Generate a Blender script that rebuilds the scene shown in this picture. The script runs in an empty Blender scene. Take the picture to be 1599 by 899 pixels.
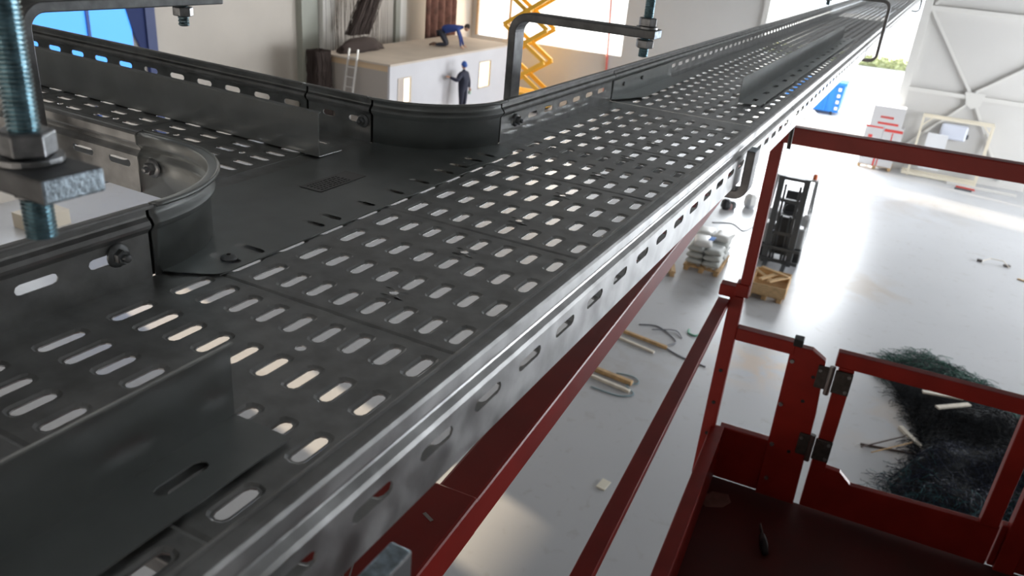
import bpy, bmesh, math, random
from mathutils import Vector, Matrix
PI = math.pi
U = 0.0245                      # spacing of the slot columns in the tray floor, metres
G = -6.746                      # hall floor
YW = 32.325                     # far wall
XL = -18.5                      # left wall
XR = 14.0
YB = -14.0
ZC = 2.6                        # roof
scene = bpy.context.scene
COL = scene.collection

# ------------------------------------------------------------------ camera
F_PX = 1231.337
ROT = [[0.883573, 0.46077, 0.083603], [0.259146, -0.332401, -0.906837], [-0.390054, 0.822922, -0.413108]]
cam = bpy.data.cameras.new('camera')
camo = bpy.data.objects.new('camera', cam)
COL.objects.link(camo)
cam.sensor_width = 36.0
cam.lens = F_PX / 1599.0 * 36.0
cam.clip_start = 0.01
cam.clip_end = 400
m = Matrix(((ROT[0][0], -ROT[1][0], -ROT[2][0], 0.23187),
            (ROT[0][1], -ROT[1][1], -ROT[2][1], -0.36465),
            (ROT[0][2], -ROT[1][2], -ROT[2][2], 0.25375),
            (0, 0, 0, 1)))
camo.matrix_world = m
cam.dof.use_dof = True
cam.dof.focus_distance = 0.75
cam.dof.aperture_fstop = 15.0
scene.camera = camo

# ------------------------------------------------------------------ light
scene.view_settings.view_transform = 'Standard'
scene.view_settings.look = 'None'
scene.view_settings.gamma = 1.0
scene.view_settings.use_curve_mapping = False
scene.view_settings.exposure = 0.27
w = bpy.data.worlds.new('sky'); scene.world = w
w.use_nodes = True
bgn = w.node_tree.nodes['Background']
bgn.inputs[0].default_value = (0.86, 0.93, 1.0, 1)
bgn.inputs[1].default_value = 2.6

def area(name, loc, aim, sx, sy, power, col=(1, 1, 1), portal=False):
    l = bpy.data.lights.new(name, 'AREA'); l.shape = 'RECTANGLE'; l.size = sx; l.size_y = sy
    l.energy = power; l.color = col
    o = bpy.data.objects.new(name, l); COL.objects.link(o)
    o.location = loc
    o.rotation_euler = Vector(aim).to_track_quat('-Z', 'Y').to_euler()
    if portal: l.cycles.is_portal = True
    return o

sun = bpy.data.lights.new('sun', 'SUN'); sun.energy = 12.0; sun.angle = 0.014; sun.color = (1.0, 0.80, 0.56)
suno = bpy.data.objects.new('sun', sun); COL.objects.link(suno)
suno.rotation_euler = Vector((0.97, -0.243, -0.195)).to_track_quat('-Z', 'Y').to_euler()
suno.location = (-40, 45, 20)
# daylight at the far openings; unseen fill lamps added right, back and overhead
area('portal_door', (-2.95, YW + 0.2, G + 3.6), (0, -1, 0), 5.2, 7.0, 1, portal=True)
area('fill_right', (XR - 0.3, 19.0, G + 3.6), (-1, -0.1, -0.12), 24, 4.6, 4400, (0.93, 0.96, 1.0))  # added fill lamp for floor and tray side; the right wall is closed
area('fill_back', (-4.0, YB + 0.3, G + 3.6), (0, 1, -0.1), 20, 5.0, 240, (1.0, 0.84, 0.70))  # added weak warm fill from behind; no opening in the back wall
area('fill_roof_left', (-14.0, 12.0, ZC - 0.12), (0, 0, -1), 3.0, 30.0, 420, (1.0, 0.97, 0.92))  # added overhead fill lamp under the closed ceiling
area('daylight_small_window', (-15.2, YW - 0.2, -2.9), (0.1, -1, -0.15), 5.6, 2.6, 230, (1.0, 0.80, 0.56))
area('daylight_door', (-2.95, YW - 0.2, G + 3.4), (0, -1, -0.35), 5.0, 6.4, 1250, (0.92, 0.96, 1.0))

# ------------------------------------------------------------------ materials
MATS = {}
def mat(name, col, rough=0.6, metal=0.0, noise=0.0, nscale=20.0, bump=0.0, bscale=60.0, spec=0.5, col2=None, trans=0, emit=None, estr=0, detail=4.0, stretch=None, rvar=0.0):
    if name in MATS: return MATS[name]
    M = bpy.data.materials.new(name); M.use_nodes = True
    nt = M.node_tree; b = nt.nodes['Principled BSDF']
    b.inputs['Base Color'].default_value = (*col, 1)
    b.inputs['Roughness'].default_value = rough
    b.inputs['Metallic'].default_value = metal
    b.inputs['Specular IOR Level'].default_value = spec
    if trans: b.inputs['Transmission Weight'].default_value = trans
    if emit:
        b.inputs['Emission Color'].default_value = (*emit, 1); b.inputs['Emission Strength'].default_value = estr
    if noise or bump or col2 or rvar:
        tc = nt.nodes.new('ShaderNodeTexCoord'); src = tc.outputs['Object']
        if stretch:
            mp = nt.nodes.new('ShaderNodeMapping'); mp.inputs['Scale'].default_value = stretch
            nt.links.new(src, mp.inputs[0]); src = mp.outputs[0]
        n = nt.nodes.new('ShaderNodeTexNoise'); n.inputs['Scale'].default_value = nscale; n.inputs['Detail'].default_value = detail
        nt.links.new(src, n.inputs['Vector'])
        if noise or col2:
            r = nt.nodes.new('ShaderNodeValToRGB')
            c2 = col2 or tuple(min(1, c * (1 + noise)) for c in col)
            c1 = col if col2 else tuple(c * (1 - noise) for c in col)
            r.color_ramp.elements[0].position = 0.35; r.color_ramp.elements[1].position = 0.65
            r.color_ramp.elements[0].color = (*c1, 1); r.color_ramp.elements[1].color = (*c2, 1)
            nt.links.new(n.outputs[0], r.inputs[0]); nt.links.new(r.outputs[0], b.inputs['Base Color'])
        if rvar:
            mr = nt.nodes.new('ShaderNodeMapRange'); mr.inputs['From Min'].default_value = 0.3; mr.inputs['From Max'].default_value = 0.7
            mr.inputs['To Min'].default_value = max(0.02, rough - rvar); mr.inputs['To Max'].default_value = min(1, rough + rvar)
            nt.links.new(n.outputs[0], mr.inputs[0]); nt.links.new(mr.outputs[0], b.inputs['Roughness'])
        if bump:
            n2 = nt.nodes.new('ShaderNodeTexNoise'); n2.inputs['Scale'].default_value = bscale; n2.inputs['Detail'].default_value = 6
            nt.links.new(src, n2.inputs['Vector'])
            bp = nt.nodes.new('ShaderNodeBump'); bp.inputs['Strength'].default_value = bump; bp.inputs['Distance'].default_value = 0.002
            nt.links.new(n2.outputs[0], bp.inputs['Height']); nt.links.new(bp.outputs[0], b.inputs['Normal'])
    MATS[name] = M
    return M

def concrete():
    M = bpy.data.materials.new('power_floated_concrete'); M.use_nodes = True
    nt = M.node_tree; b = nt.nodes['Principled BSDF']; L = nt.links.new
    tc = nt.nodes.new('ShaderNodeTexCoord')
    def noise(s, d=5, dist=0.0):
        n = nt.nodes.new('ShaderNodeTexNoise'); n.inputs['Scale'].default_value = s; n.inputs['Detail'].default_value = d
        n.inputs['Distortion'].default_value = dist
        L(tc.outputs['Object'], n.inputs['Vector']); return n
    def ramp(src, p0, c0, p1, c1):
        r = nt.nodes.new('ShaderNodeValToRGB'); r.color_ramp.elements[0].position = p0; r.color_ramp.elements[1].position = p1
        r.color_ramp.elements[0].color = (*c0, 1); r.color_ramp.elements[1].color = (*c1, 1); L(src, r.inputs[0]); return r
    def mix(fac, a, c):
        x = nt.nodes.new('ShaderNodeMix'); x.data_type = 'RGBA'; L(fac, x.inputs[0]); L(a, x.inputs[6])
        if isinstance(c, tuple): x.inputs[7].default_value = (*c, 1)
        else: L(c, x.inputs[7])
        return x.outputs[2]
    base = ramp(noise(0.35, 8, 0.0).outputs[0], 0.3, (0.46, 0.47, 0.49), 0.7, (0.50, 0.51, 0.53)).outputs[0]
    specks = ramp(noise(5.0, 8, 0.4).outputs[0], 0.60, (0, 0, 0), 0.75, (0.5, 0.5, 0.5)).outputs[0]
    c = mix(specks, base, (0.36, 0.35, 0.34))
    def blob(cx, cy, r, nscale, colr, strength):
        global_noise = noise(nscale, 6, 1.0)
        vm = nt.nodes.new('ShaderNodeVectorMath'); vm.operation = 'DISTANCE'
        L(tc.outputs['Object'], vm.inputs[0]); vm.inputs[1].default_value = (cx, cy, G)
        mr = nt.nodes.new('ShaderNodeMapRange'); mr.inputs['From Min'].default_value = r; mr.inputs['From Max'].default_value = r * 0.3
        mr.inputs['To Min'].default_value = 0; mr.inputs['To Max'].default_value = strength
        L(vm.outputs['Value'], mr.inputs[0])
        rr = ramp(global_noise.outputs[0], 0.4, (0, 0, 0), 0.62, (1, 1, 1))
        mu = nt.nodes.new('ShaderNodeMath'); mu.operation = 'MULTIPLY'; L(mr.outputs[0], mu.inputs[0]); L(rr.outputs[0], mu.inputs[1])
        return mix(mu.outputs[0], c, colr)
    # spilt sawdust and dirty wet spots
    for a in ((-1.0, 13.4, 1.25, 1.6, (0.66, 0.46, 0.28), 0.55), (0.25, 18.9, 1.3, 1.1, (0.42, 0.36, 0.30), 0.8),
              (-1.05, 17.4, 1.2, 1.8, (0.33, 0.31, 0.30), 0.5), (0.9, 27.2, 2.6, 0.7, (0.36, 0.33, 0.31), 0.6), (-2.5, 16.2, 1.3, 1.4, (0.3, 0.3, 0.3), 0.5), (1.6, 12.9, 1.9, 1.2, (0.55, 0.42, 0.30), 0.4), (-3.5, 12.2, 2.0, 2.2, (0.38, 0.36, 0.34), 0.4)):
        c = blob(*a)
    L(c, b.inputs['Base Color'])
    rr = nt.nodes.new('ShaderNodeMapRange'); rr.inputs['From Min'].default_value = 0.3; rr.inputs['From Max'].default_value = 0.7
    rr.inputs['To Min'].default_value = 0.30; rr.inputs['To Max'].default_value = 0.37
    L(noise(0.8, 8, 0.0).outputs[0], rr.inputs[0]); L(rr.outputs[0], b.inputs['Roughness'])
    return M

CONC = concrete()
GALV = mat('galvanised_sheet', (0.60, 0.61, 0.61), 0.36, 0.9, noise=0.16, nscale=45, bump=0.05, bscale=300, rvar=0.08)
GALVP = mat('galvanised_plate_smooth', (0.58, 0.61, 0.61), 0.33, 0.9, noise=0.07, nscale=25, rvar=0.05)
ZINC = mat('zinc_plated_steel', (0.42, 0.44, 0.46), 0.35, 0.9, noise=0.25, nscale=120, bump=0.1, bscale=500)
ROD = mat('blue_zinc_thread', (0.35, 0.50, 0.56), 0.28, 0.95, noise=0.25, nscale=260)
BRK = mat('galvanised_bracket', (0.30, 0.31, 0.32), 0.5, 0.65, noise=0.2, nscale=60, bump=0.1, bscale=200)
CUT = mat('sawn_steel_end', (0.50, 0.60, 0.68), 0.42, 0.6, noise=0.3, nscale=200, bump=0.4, bscale=500)
RED = mat('red_lift_paint', (0.36, 0.022, 0.014), 0.38, 0.0, noise=0.10, nscale=12, bump=0.03, bscale=90, spec=0.4)
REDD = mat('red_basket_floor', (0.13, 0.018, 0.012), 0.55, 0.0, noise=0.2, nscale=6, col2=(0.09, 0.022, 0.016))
DARKM = mat('dark_hinge_metal', (0.10, 0.09, 0.085), 0.4, 0.6, noise=0.2, nscale=60)
BLACK = mat('black_plastic', (0.02, 0.02, 0.022), 0.5)
WALLM = mat('white_sandwich_panel', (0.60, 0.59, 0.57), 0.6, noise=0.02, nscale=0.6)
WALLW = mat('warm_white_panel', (0.50, 0.46, 0.41), 0.6, noise=0.03, nscale=0.8)
STEELW = mat('white_painted_steel', (0.66, 0.65, 0.62), 0.5)
STEELG = mat('grey_green_steel', (0.30, 0.31, 0.27), 0.5)
CEIL = mat('roof_sheet', (0.19, 0.19, 0.185), 0.7)
WOOD = mat('pale_pine', (0.62, 0.42, 0.22), 0.7, noise=0.18, nscale=9, stretch=(1, 8, 8))
WOODP = mat('pallet_wood', (0.55, 0.36, 0.18), 0.75, noise=0.2, nscale=7)
WOODW = mat('white_batten', (0.78, 0.72, 0.62), 0.7, noise=0.08, nscale=10)

# ------------------------------------------------------------------ helpers
def tag(o, label=None, cat=None, group=None, kind=None):
    if label: o['label'] = label
    if cat: o['category'] = cat
    if group: o['group'] = group
    if kind: o['kind'] = kind
    return o

def empty(name, loc=(0, 0, 0), rz=0.0):
    o = bpy.data.objects.new(name, None); COL.objects.link(o)
    o.location = loc; o.rotation_euler = (0, 0, rz); o.empty_display_size = 0.05
    return o

class MB:
    """collects shapes into one mesh object"""
    def __init__(s): s.bm = bmesh.new(); s.mi = 0
    def _f(s, vs):
        try:
            f = s.bm.faces.new(vs); f.material_index = s.mi; return f
        except ValueError: return None
    def box(s, c, d, rz=0.0, rx=0.0, ry=0.0):
        R = Matrix.Rotation(rz, 3, 'Z') @ Matrix.Rotation(ry, 3, 'Y') @ Matrix.Rotation(rx, 3, 'X')
        v = []
        for x in (-.5, .5):
            for y in (-.5, .5):
                for z in (-.5, .5):
                    v.append(s.bm.verts.new(Vector(c) + R @ Vector((x * d[0], y * d[1], z * d[2]))))
        for q in ((0, 1, 3, 2), (4, 6, 7, 5), (0, 4, 5, 1), (2, 3, 7, 6), (0, 2, 6, 4), (1, 5, 7, 3)): s._f([v[i] for i in q])
        return s
    def b2(s, x0, x1, y0, y1, z0, z1): return s.box(((x0 + x1) / 2, (y0 + y1) / 2, (z0 + z1) / 2), (abs(x1 - x0), abs(y1 - y0), abs(z1 - z0)))
    def bar(s, a, b, wd, ht, up=(0, 0, 1)):
        a, b = Vector(a), Vector(b); d = (b - a); L = d.length; d.normalize(); u = Vector(up)
        if abs(d.dot(u)) > 0.98: u = Vector((0, 1, 0))
        r = d.cross(u).normalized(); u = r.cross(d).normalized()
        v = []
        for p in (a, b):
            for (i, j) in ((-.5, -.5), (.5, -.5), (.5, .5), (-.5, .5)): v.append(s.bm.verts.new(p + r * i * wd + u * j * ht))
        for q in ((3, 2, 1, 0), (4, 5, 6, 7), (0, 1, 5, 4), (1, 2, 6, 5), (2, 3, 7, 6), (3, 0, 4, 7)): s._f([v[i] for i in q])
        return s
    def tube(s, pts, r, n=8, cap=True, radii=None, closed=False):
        pts = [Vector(p) for p in pts]; rings = []; prev = None
        for i, p in enumerate(pts):
            if closed: d = pts[(i + 1) % len(pts)] - pts[i - 1]
            else: d = (pts[min(i + 1, len(pts) - 1)] - pts[max(i - 1, 0)])
            if d.length < 1e-9: d = Vector((0, 0, 1))
            d.normalize()
            if prev is None:
                u = Vector((0, 0, 1)) if abs(d.z) < 0.9 else Vector((1, 0, 0))
                a = d.cross(u).normalized()
            else:
                a = (prev - d * prev.dot(d))
                a = a.normalized() if a.length > 1e-6 else d.orthogonal().normalized()
            prev = a; b = d.cross(a); rr = radii[i] if radii else r
            rings.append([s.bm.verts.new(p + (a * math.cos(2 * PI * k / n) + b * math.sin(2 * PI * k / n)) * rr) for k in range(n)])
        m_ = len(rings)
        for i in range(m_ if closed else m_ - 1):
            for k in range(n): s._f([rings[i][k], rings[i][(k + 1) % n], rings[(i + 1) % m_][(k + 1) % n], rings[(i + 1) % m_][k]])
        if cap and not closed: s._f(rings[0][::-1]); s._f(rings[-1])
        return s
    def lathe(s, prof, c=(0, 0, 0), n=16, axis='Z'):
        """prof: (radius, height) list"""
        ax = {'Z': Matrix.Identity(3), 'X': Matrix.Rotation(PI / 2, 3, 'Y'), 'Y': Matrix.Rotation(-PI / 2, 3, 'X')}[axis]
        rings = []
        for (r, h) in prof:
            rings.append([s.bm.verts.new(Vector(c) + ax @ Vector((r * math.cos(2 * PI * k / n), r * math.sin(2 * PI * k / n), h))) for k in range(n)])
        for i in range(len(rings) - 1):
            for k in range(n): s._f([rings[i][k], rings[i][(k + 1) % n], rings[i + 1][(k + 1) % n], rings[i + 1][k]])
        s._f(rings[0][::-1]); s._f(rings[-1])
        return s
    def prism(s, poly, d0, d1, plane='XY'):
        """extrude polygon between d0 and d1 along the remaining axis"""
        def P(a, b, d): return {'XY': (a, b, d), 'XZ': (a, d, b), 'YZ': (d, a, b)}[plane]
        A = [s.bm.verts.new(P(a, b, d0)) for a, b in poly]; B = [s.bm.verts.new(P(a, b, d1)) for a, b in poly]
        s._f(A[::-1]); s._f(B); n = len(poly)
        for i in range(n): s._f([A[i], A[(i + 1) % n], B[(i + 1) % n], B[i]])
        return s
    def sheet(s, grid):
        V = [[s.bm.verts.new(p) for p in row] for row in grid]
        for i in range(len(V) - 1):
            for j in range(len(V[0]) - 1): s._f([V[i][j], V[i][j + 1], V[i + 1][j + 1], V[i + 1][j]])
        return s
    def build(s, name, mats, parent=None, smooth=False, bevel=0.0, solid=0.0, off=-1, seg=2):
        bmesh.ops.recalc_face_normals(s.bm, faces=s.bm.faces[:])
        me = bpy.data.meshes.new(name); s.bm.to_mesh(me); s.bm.free()
        for M_ in (mats if isinstance(mats, (list, tuple)) else [mats]): me.materials.append(M_)
        o = bpy.data.objects.new(name, me); COL.objects.link(o)
        if parent: o.parent = parent
        if smooth:
            for p in me.polygons: p.use_smooth = True
        if solid:
            md = o.modifiers.new('thick', 'SOLIDIFY'); md.thickness = solid; md.offset = off
        if bevel:
            md = o.modifiers.new('bevel', 'BEVEL'); md.width = bevel; md.segments = seg; md.limit_method = 'ANGLE'; md.angle_limit = math.radians(40)
            md.harden_normals = False
        return o

def copy_tree(o, parent=None):
    c = o.copy(); COL.objects.link(c)
    c.parent = parent
    for ch in list(o.children): copy_tree(ch, c)
    return c
def S(name, mb, m_, **k):
    o = mb.build(name, m_, **k); o['kind'] = 'structure'; return o

# ================================================================== SETTING
S('floor', MB().b2(XL - .3, XR + .3, YB - .3, YW + .3, G - .3, G), CONC)
bpy.data.objects['floor'].location.z = 0
S('ceiling', MB().b2(XL - .3, XR + .3, YB - .3, YW + .3, ZC, ZC + .25), CEIL)
S('ground_outside', MB().b2(-70, 60, YW + .3, 130, G - .35, G - .05), mat('pale_gravel_yard', (0.66, 0.65, 0.62), 0.9, noise=0.1, nscale=0.5))
# far wall with the small left opening and the tall door opening
D0, D1, DT = -5.55, -0.34, G + 7.0
W0, W1, WB, WT = -18.15, -11.2, -4.25, -1.5
L0, L1, LB, LT = 9.9, 11.3, G + 1.0, G + 3.15  # unseen left-wall opening, added to let a warm sun patch onto the floor
fw = MB()
for x0, x1, z0, z1 in ((XL - .3, W0, G, ZC), (W0, W1, G, WB), (W0, W1, WT, ZC), (W1, D0, G, ZC), (D0, D1, DT, ZC), (D1, XR + .3, G, ZC)):
    fw.b2(x0, x1, YW, YW + .12, z0, z1)
S('wall_far', fw, WALLM)
lw = MB()
for y0, y1, z0, z1 in ((YB, L0, G, ZC), (L0, L1, G, LB), (L0, L1, LT, ZC), (L1, YW, G, ZC)): lw.b2(XL - .12, XL, y0, y1, z0, z1)
S('wall_left', lw, WALLW)
S('wall_right', MB().b2(XR, XR + .3, YB, YW, G, ZC), WALLM)
S('wall_back', MB().b2(XL, XR, YB - .3, YB, G, ZC), WALLM)
def trim(n, mb, m_=STEELW): return S('trim_%d' % n, mb, m_)
# frame of the tall door
trim(1, MB().b2(D1 - .02, D1 + .26, YW - .22, YW - .002, G, ZC).b2(D0 - .2, D0, YW - .12, YW - .002, G, DT + .15).b2(D0 - .2, D1, YW - .12, YW - .002, DT, DT + .15))
trim(2, MB().b2(W0 - .1, W0, YW - .08, YW - .002, WB, WT).b2(W0 - .1, W1 + .1, YW - .08, YW - .002, WT, WT + .1).b2(-16.6, -16.5, YW - .08, YW - .002, WB, WT), mat('orange_frame', (0.62, 0.42, 0.24), 0.5))
# girts and wind bracing on the right part of the far wall
trim(3, MB().b2(D1 + .26, XR, YW - .14, YW - .002, -3.86, -3.72))
trim(4, MB().b2(D1 + .26, XR, YW - .16, YW - .002, -1.10, -0.94))
trim(5, MB().bar((-0.1, YW - .1, -1.0), (1.86, YW - .1, -3.62), .09, .09).bar((2.05, YW - .1, -3.6), (4.2, YW - .1, -1.9), .09, .09)
     .bar((1.95, YW - .1, -4.0), (0.9, YW - .1, -5.15), .08, .08).bar((2.18, YW - .1, -4.05), (3.0, YW - .1, -5.4), .08, .08)
     .bar((0.9, YW - .1, -5.15), (-.08, YW - .1, -6.3), .08, .08).bar((3.0, YW - .1, -5.4), (3.7, YW - .1, -6.5), .08, .08)
     .bar((0.0, YW - .1, -0.9), (1.2, YW - .1, .4), .09, .09)
     .prism([(1.72, -3.62), (2.38, -3.62), (2.3, -4.06), (2.05, -4.18), (1.85, -4.06)], YW - .16, YW - .145, 'XZ'))
# columns on the left wall
trim(6, MB().b2(XL, XL + .42, 21.55, 22.15, G, ZC))
trim(7, MB().b2(XL, XL + .12, 26.2, 26.5, G, ZC), STEELG)
trim(8, MB().b2(XL, XL + .1, 26.5, 26.95, G, ZC))
trim(9, MB().b2(XL, XL + .14, 14.75, 15.05, G, ZC), mat('dark_blue_cladding', (0.03, 0.05, 0.16), 0.5))
trim(10, MB().b2(XL, XL + .25, 20.7, 21.5, G, ZC), STEELG)
# window in the left wall: a blue sheet glows with the daylight behind it
S('window_1', MB().b2(XL + .002, XL + .05, 11.45, 14.35, -4.0, -2.2), mat('blue_backlit_sheet', (0.05, 0.25, 0.8), 0.5, emit=(0.08, 0.36, 1.0), estr=0.95))
trim(11, MB().b2(XL, XL + .1, 13.05, 13.13, -5.2, -2.2).b2(XL, XL + .1, 11.35, 15.0, -2.2, -2.05).b2(XL, XL + .1, 11.35, 11.45, -5.2, -2.2), mat('blue_frame', (0.04, 0.10, 0.35), 0.5))
# fold of dark cloth beside that window
o = MB().prism([(14.15, -2.2), (14.75, -2.2), (14.75, -3.6), (14.6, -3.6), (14.35, -3.0)], XL + .055, XL + .09, 'YZ').build('blue_drape', mat('dark_blue_cloth', (0.02, 0.035, 0.13), 0.8))
tag(o, 'dark blue drape hanging at the right edge of the bright blue window', 'drape')
# red pipe on the far wall
o = MB().tube([(-11.93, YW - .06, -2.0), (-11.73, YW - .06, -5.2), (-11.73, YW - .06, G)], .045, 8).build('red_pipe', mat('red_pipe_paint', (0.62, 0.12, 0.10), 0.4), smooth=True)
tag(o, 'thin red vertical pipe on the white far wall right of the yellow scissor lift', 'pipe')

# ================================================================== CABLE TRAY
XW0, XW1 = -9.4, 2.83            # inside faces of the tray walls, in U
P = 2.09                         # pitch of the slot rows, in U
def slot_ring(hl, hw, n=5):
    """outline of a slot along +y, counter-clockwise, 2n+2 points"""
    pts = []
    for k in range(n + 1):
        a = PI * k / n; pts.append((hw * math.cos(a), (hl - hw) + hw * math.sin(a)))
    for k in range(n + 1):
        a = PI + PI * k / n; pts.append((hw * math.cos(a), -(hl - hw) + hw * math.sin(a)))
    return pts

def perf_cell(bm, x0, x1, y0, y1, cx, cy, hl, hw, emboss, tf, n=5):
    R = slot_ring(hl, hw, n)
    out = []
    N = len(R)
    loops = []
    if emboss: loops.append(([(cx + x * (1 + .11 / hw), cy + y + (.11 if y > 0 else -.11)) for x, y in R], 0.0))
    loops.append(([(cx + x * (1 + .05 / hw), cy + y + (.05 if y > 0 else -.05)) for x, y in R], -.045) if emboss else ([(cx + x, cy + y) for x, y in R], 0))
    if emboss: loops.append(([(cx + x, cy + y) for x, y in R], -.05))
    # border points matched to the ring
    def border(px_, py_):
        dx, dy = px_ - cx, py_ - cy
        return None
    half = n + 1
    bpts = []
    for i in range(N):
        x, y = R[i]
        if i < half:                      # upper end
            k = i / n
            if k <= .25: bpts.append((x1, cy + (y1 - cy) * (k / .25) if k > 0 else cy + hl * .45))
            elif k >= .75: bpts.append((x0, cy + (y1 - cy) * ((1 - k) / .25) if k < 1 else cy + hl * .45))
            else: bpts.append((x1 + (x0 - x1) * ((k - .25) / .5), y1))
        else:
            k = (i - half) / n
            if k <= .25: bpts.append((x0, cy + (y0 - cy) * (k / .25) if k > 0 else cy - hl * .45))
            elif k >= .75: bpts.append((x1, cy + (y0 - cy) * ((1 - k) / .25) if k < 1 else cy - hl * .45))
            else: bpts.append((x0 + (x1 - x0) * ((k - .25) / .5), y0))
    rings = [[bm.verts.new(tf(x, y, 0)) for x, y in bpts]]
    for pts, z in loops: rings.append([bm.verts.new(tf(x, y, z)) for x, y in pts])
    for a, b in zip(rings[:-1], rings[1:]):
        for i in range(N):
            j = (i + 1) % N
            try: bm.faces.new((a[i], a[j], b[j], b[i]))
            except ValueError: pass

def perf_sheet(name, parent, xs, rows, row0, tf, xlo, xhi, ylo, yhi, fine, hole_col=-3, skip=None):
    """xs: list of columns; rows: list of row indices (y = -row pitch); a groove crosses after every fourth row"""
    bm = bmesh.new()
    n = 4 if fine else 2
    def quad(a, b, c, d, z=(0, 0, 0, 0)):
        bm.faces.new([bm.verts.new(tf(p[0], p[1], q)) for p, q in zip((a, b, c, d), z)])
    gl, gr = xlo + .5, xhi - 1.9
    rows = sorted(rows)
    for r in rows:
        yc = r * P; y0, y1 = yc - P / 2, yc + P / 2
        groove = fine and (r % 4 == 0)          # groove along the upper border of the cell
        y1c = y1 - (.1 if groove else 0)
        prev = (rows[0] != r) and fine and ((r - 1) % 4 == 0)
        y0c = y0 + (.1 if prev else 0)
        for x in xs:
            big = x <= xs[0] + 1
            hl = .62 if big else .52
            if x == hole_col and fine:
                # round hole between the slot rows every second row
                hs = (r % 2 == 1)
                yy1 = y1c - .24 if not hs else y1c
                yy0 = y0c + .24 if hs else y0c
            else: yy0, yy1 = y0c, y1c
            if x == hole_col and fine:
                perf_cell(bm, x - .5, x + .5, yc - .8, yc + .8, x, yc, hl, .165, True, tf, n)
                # strips with half holes
                for sgn, edge, has in ((1, y1c, r % 2 == 1), (-1, y0c, r % 2 == 0 and not prev)):
                    ya = yc + sgn * .8
                    if abs(edge - ya) < 1e-6: continue
                    if not has:
                        quad((x - .5, ya), (x + .5, ya), (x + .5, edge), (x - .5, edge))
                    else:
                        arc = [(x + .15 * math.cos(PI * k / 6), edge - sgn * .15 * math.sin(PI * k / 6)) for k in range(7)]
                        top = [(x + .5, edge)] + [(x + .5 - k / 4., ya) for k in range(5)] + [(x - .5, edge)]
                        va = [bm.verts.new(tf(p[0], p[1], 0)) for p in arc]; vt = [bm.verts.new(tf(p[0], p[1], 0)) for p in top]
                        for k in range(6): bm.faces.new((va[k], va[k + 1], vt[k + 1], vt[k]))
            else:
                perf_cell(bm, x - .5, x + .5, yy0, yy1, x, yc, hl, .165, fine, tf, n)
        for a, b in ((xlo, xs[0] - .5), (xs[-1] + .5, xhi)):
            if b > a + 1e-6: quad((a, y0c), (b, y0c), (b, y1c), (a, y1c))
        if groove and r != rows[-1]:
            for a, b, d in ((xlo, gl, 0), (gl, gr, -.08), (gr, xhi, 0)):
                quad((a, y1 - .1), (b, y1 - .1), (b, y1), (a, y1), (0, 0, d, d))
                quad((a, y1), (b, y1), (b, y1 + .1), (a, y1 + .1), (d, d, 0, 0))
    for (ya, yb) in ((ylo, rows[0] * P - P / 2), (rows[-1] * P + P / 2, yhi)):
        if yb > ya + 1e-6: quad((xlo, ya), (xhi, ya), (xhi, yb), (xlo, yb))
    bmesh.ops.remove_doubles(bm, verts=bm.verts[:], dist=1e-5)
    mb = MB(); mb.bm.free(); mb.bm = bm
    return mb.build(name, GALV, parent, solid=.001 if fine else .0012)

# cross-section of the side wall: (offset towards the inside of the tray, height), in U
PROF = [(0, 0), (0, 1.40), (.05, 1.48), (.17, 1.60), (.19, 1.68), (.13, 1.78), (.02, 1.88), (0, 1.95), (0, 2.22), (.04, 2.28), (.10, 2.30), (.315, 2.30), (.325, 2.325), (.345, 2.338), (.365, 2.325), (.378, 2.295), (.375, 2.25)]
def wall_sweep(mb, path, prof=PROF, tf=lambda v: v):
    """path: list of (x, y, nx, ny) with inward normal, in U"""
    g = [[tf(Vector((x + nx * s, y + ny * s, z)) * U) for (s, z) in prof] for (x, y, nx, ny) in path]
    mb.sheet(g); return mb
def wall_straight(name, parent, p0, p1, nrm, slots, zc=.98, tf=lambda v: v, hl=.6, hh=.15):
    """wall between two points with slots at the given distances along it"""
    p0, p1 = Vector(p0), Vector(p1); L = (p1 - p0).length; d = (p1 - p0) / L; nx, ny = nrm
    mb = MB()
    def at(s, z, o=0): return tf(Vector((p0.x + d.x * s + nx * o, p0.y + d.y * s + ny * o, z)) * U)
    slots = sorted(s for s in slots if hl + .1 < s < L - hl - .1)
    # profile above and below the slotted band, with vertices wherever a slot cell begins or ends
    pr = PROF[1:]
    cuts = [0.0]
    for q_ in slots: cuts += [q_ - hl - .1, q_ + hl + .1]
    cuts += [L]
    cuts = sorted(set(round(c, 5) for c in cuts))
    mb.sheet([[at(c, z, o) for (o, z) in pr] for c in cuts])
    z0, z1 = zc - .4, 1.40
    mb.sheet([[at(c, 0), at(c, z0)] for c in cuts])
    zz_ = [z1, zc + (z1 - zc) / 2, zc, zc - (zc - z0) / 2, z0]
    cur = 0
    for s in slots:
        a, b = s - hl - .1, s + hl + .1
        if a > cur + 1e-6: mb.sheet([[at(cur, z) for z in zz_], [at(a, z) for z in zz_]])
        ring = [(s + y, zc + x) for x, y in slot_ring(hl, hh, 4)]
        N = len(ring); h = N // 2
        # ring runs: upper half = far end (b side) from +hh to -hh, lower half = near end
        A = [mb.bm.verts.new(at(b, z)) for z in zz_] + [mb.bm.verts.new(at(a, z)) for z in zz_[::-1]]
        B = [mb.bm.verts.new(at(*q)) for q in ring]
        for i in range(N): mb._f([A[i], A[(i + 1) % N], B[(i + 1) % N], B[i]])
        cur = b
    mb.sheet([[at(cur, z) for z in zz_], [at(L, z) for z in zz_]])
    bmesh.ops.remove_doubles(mb.bm, verts=mb.bm.verts[:], dist=1e-5)
    return mb.build(name, GALV, parent, solid=.0012, off=0)

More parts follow.
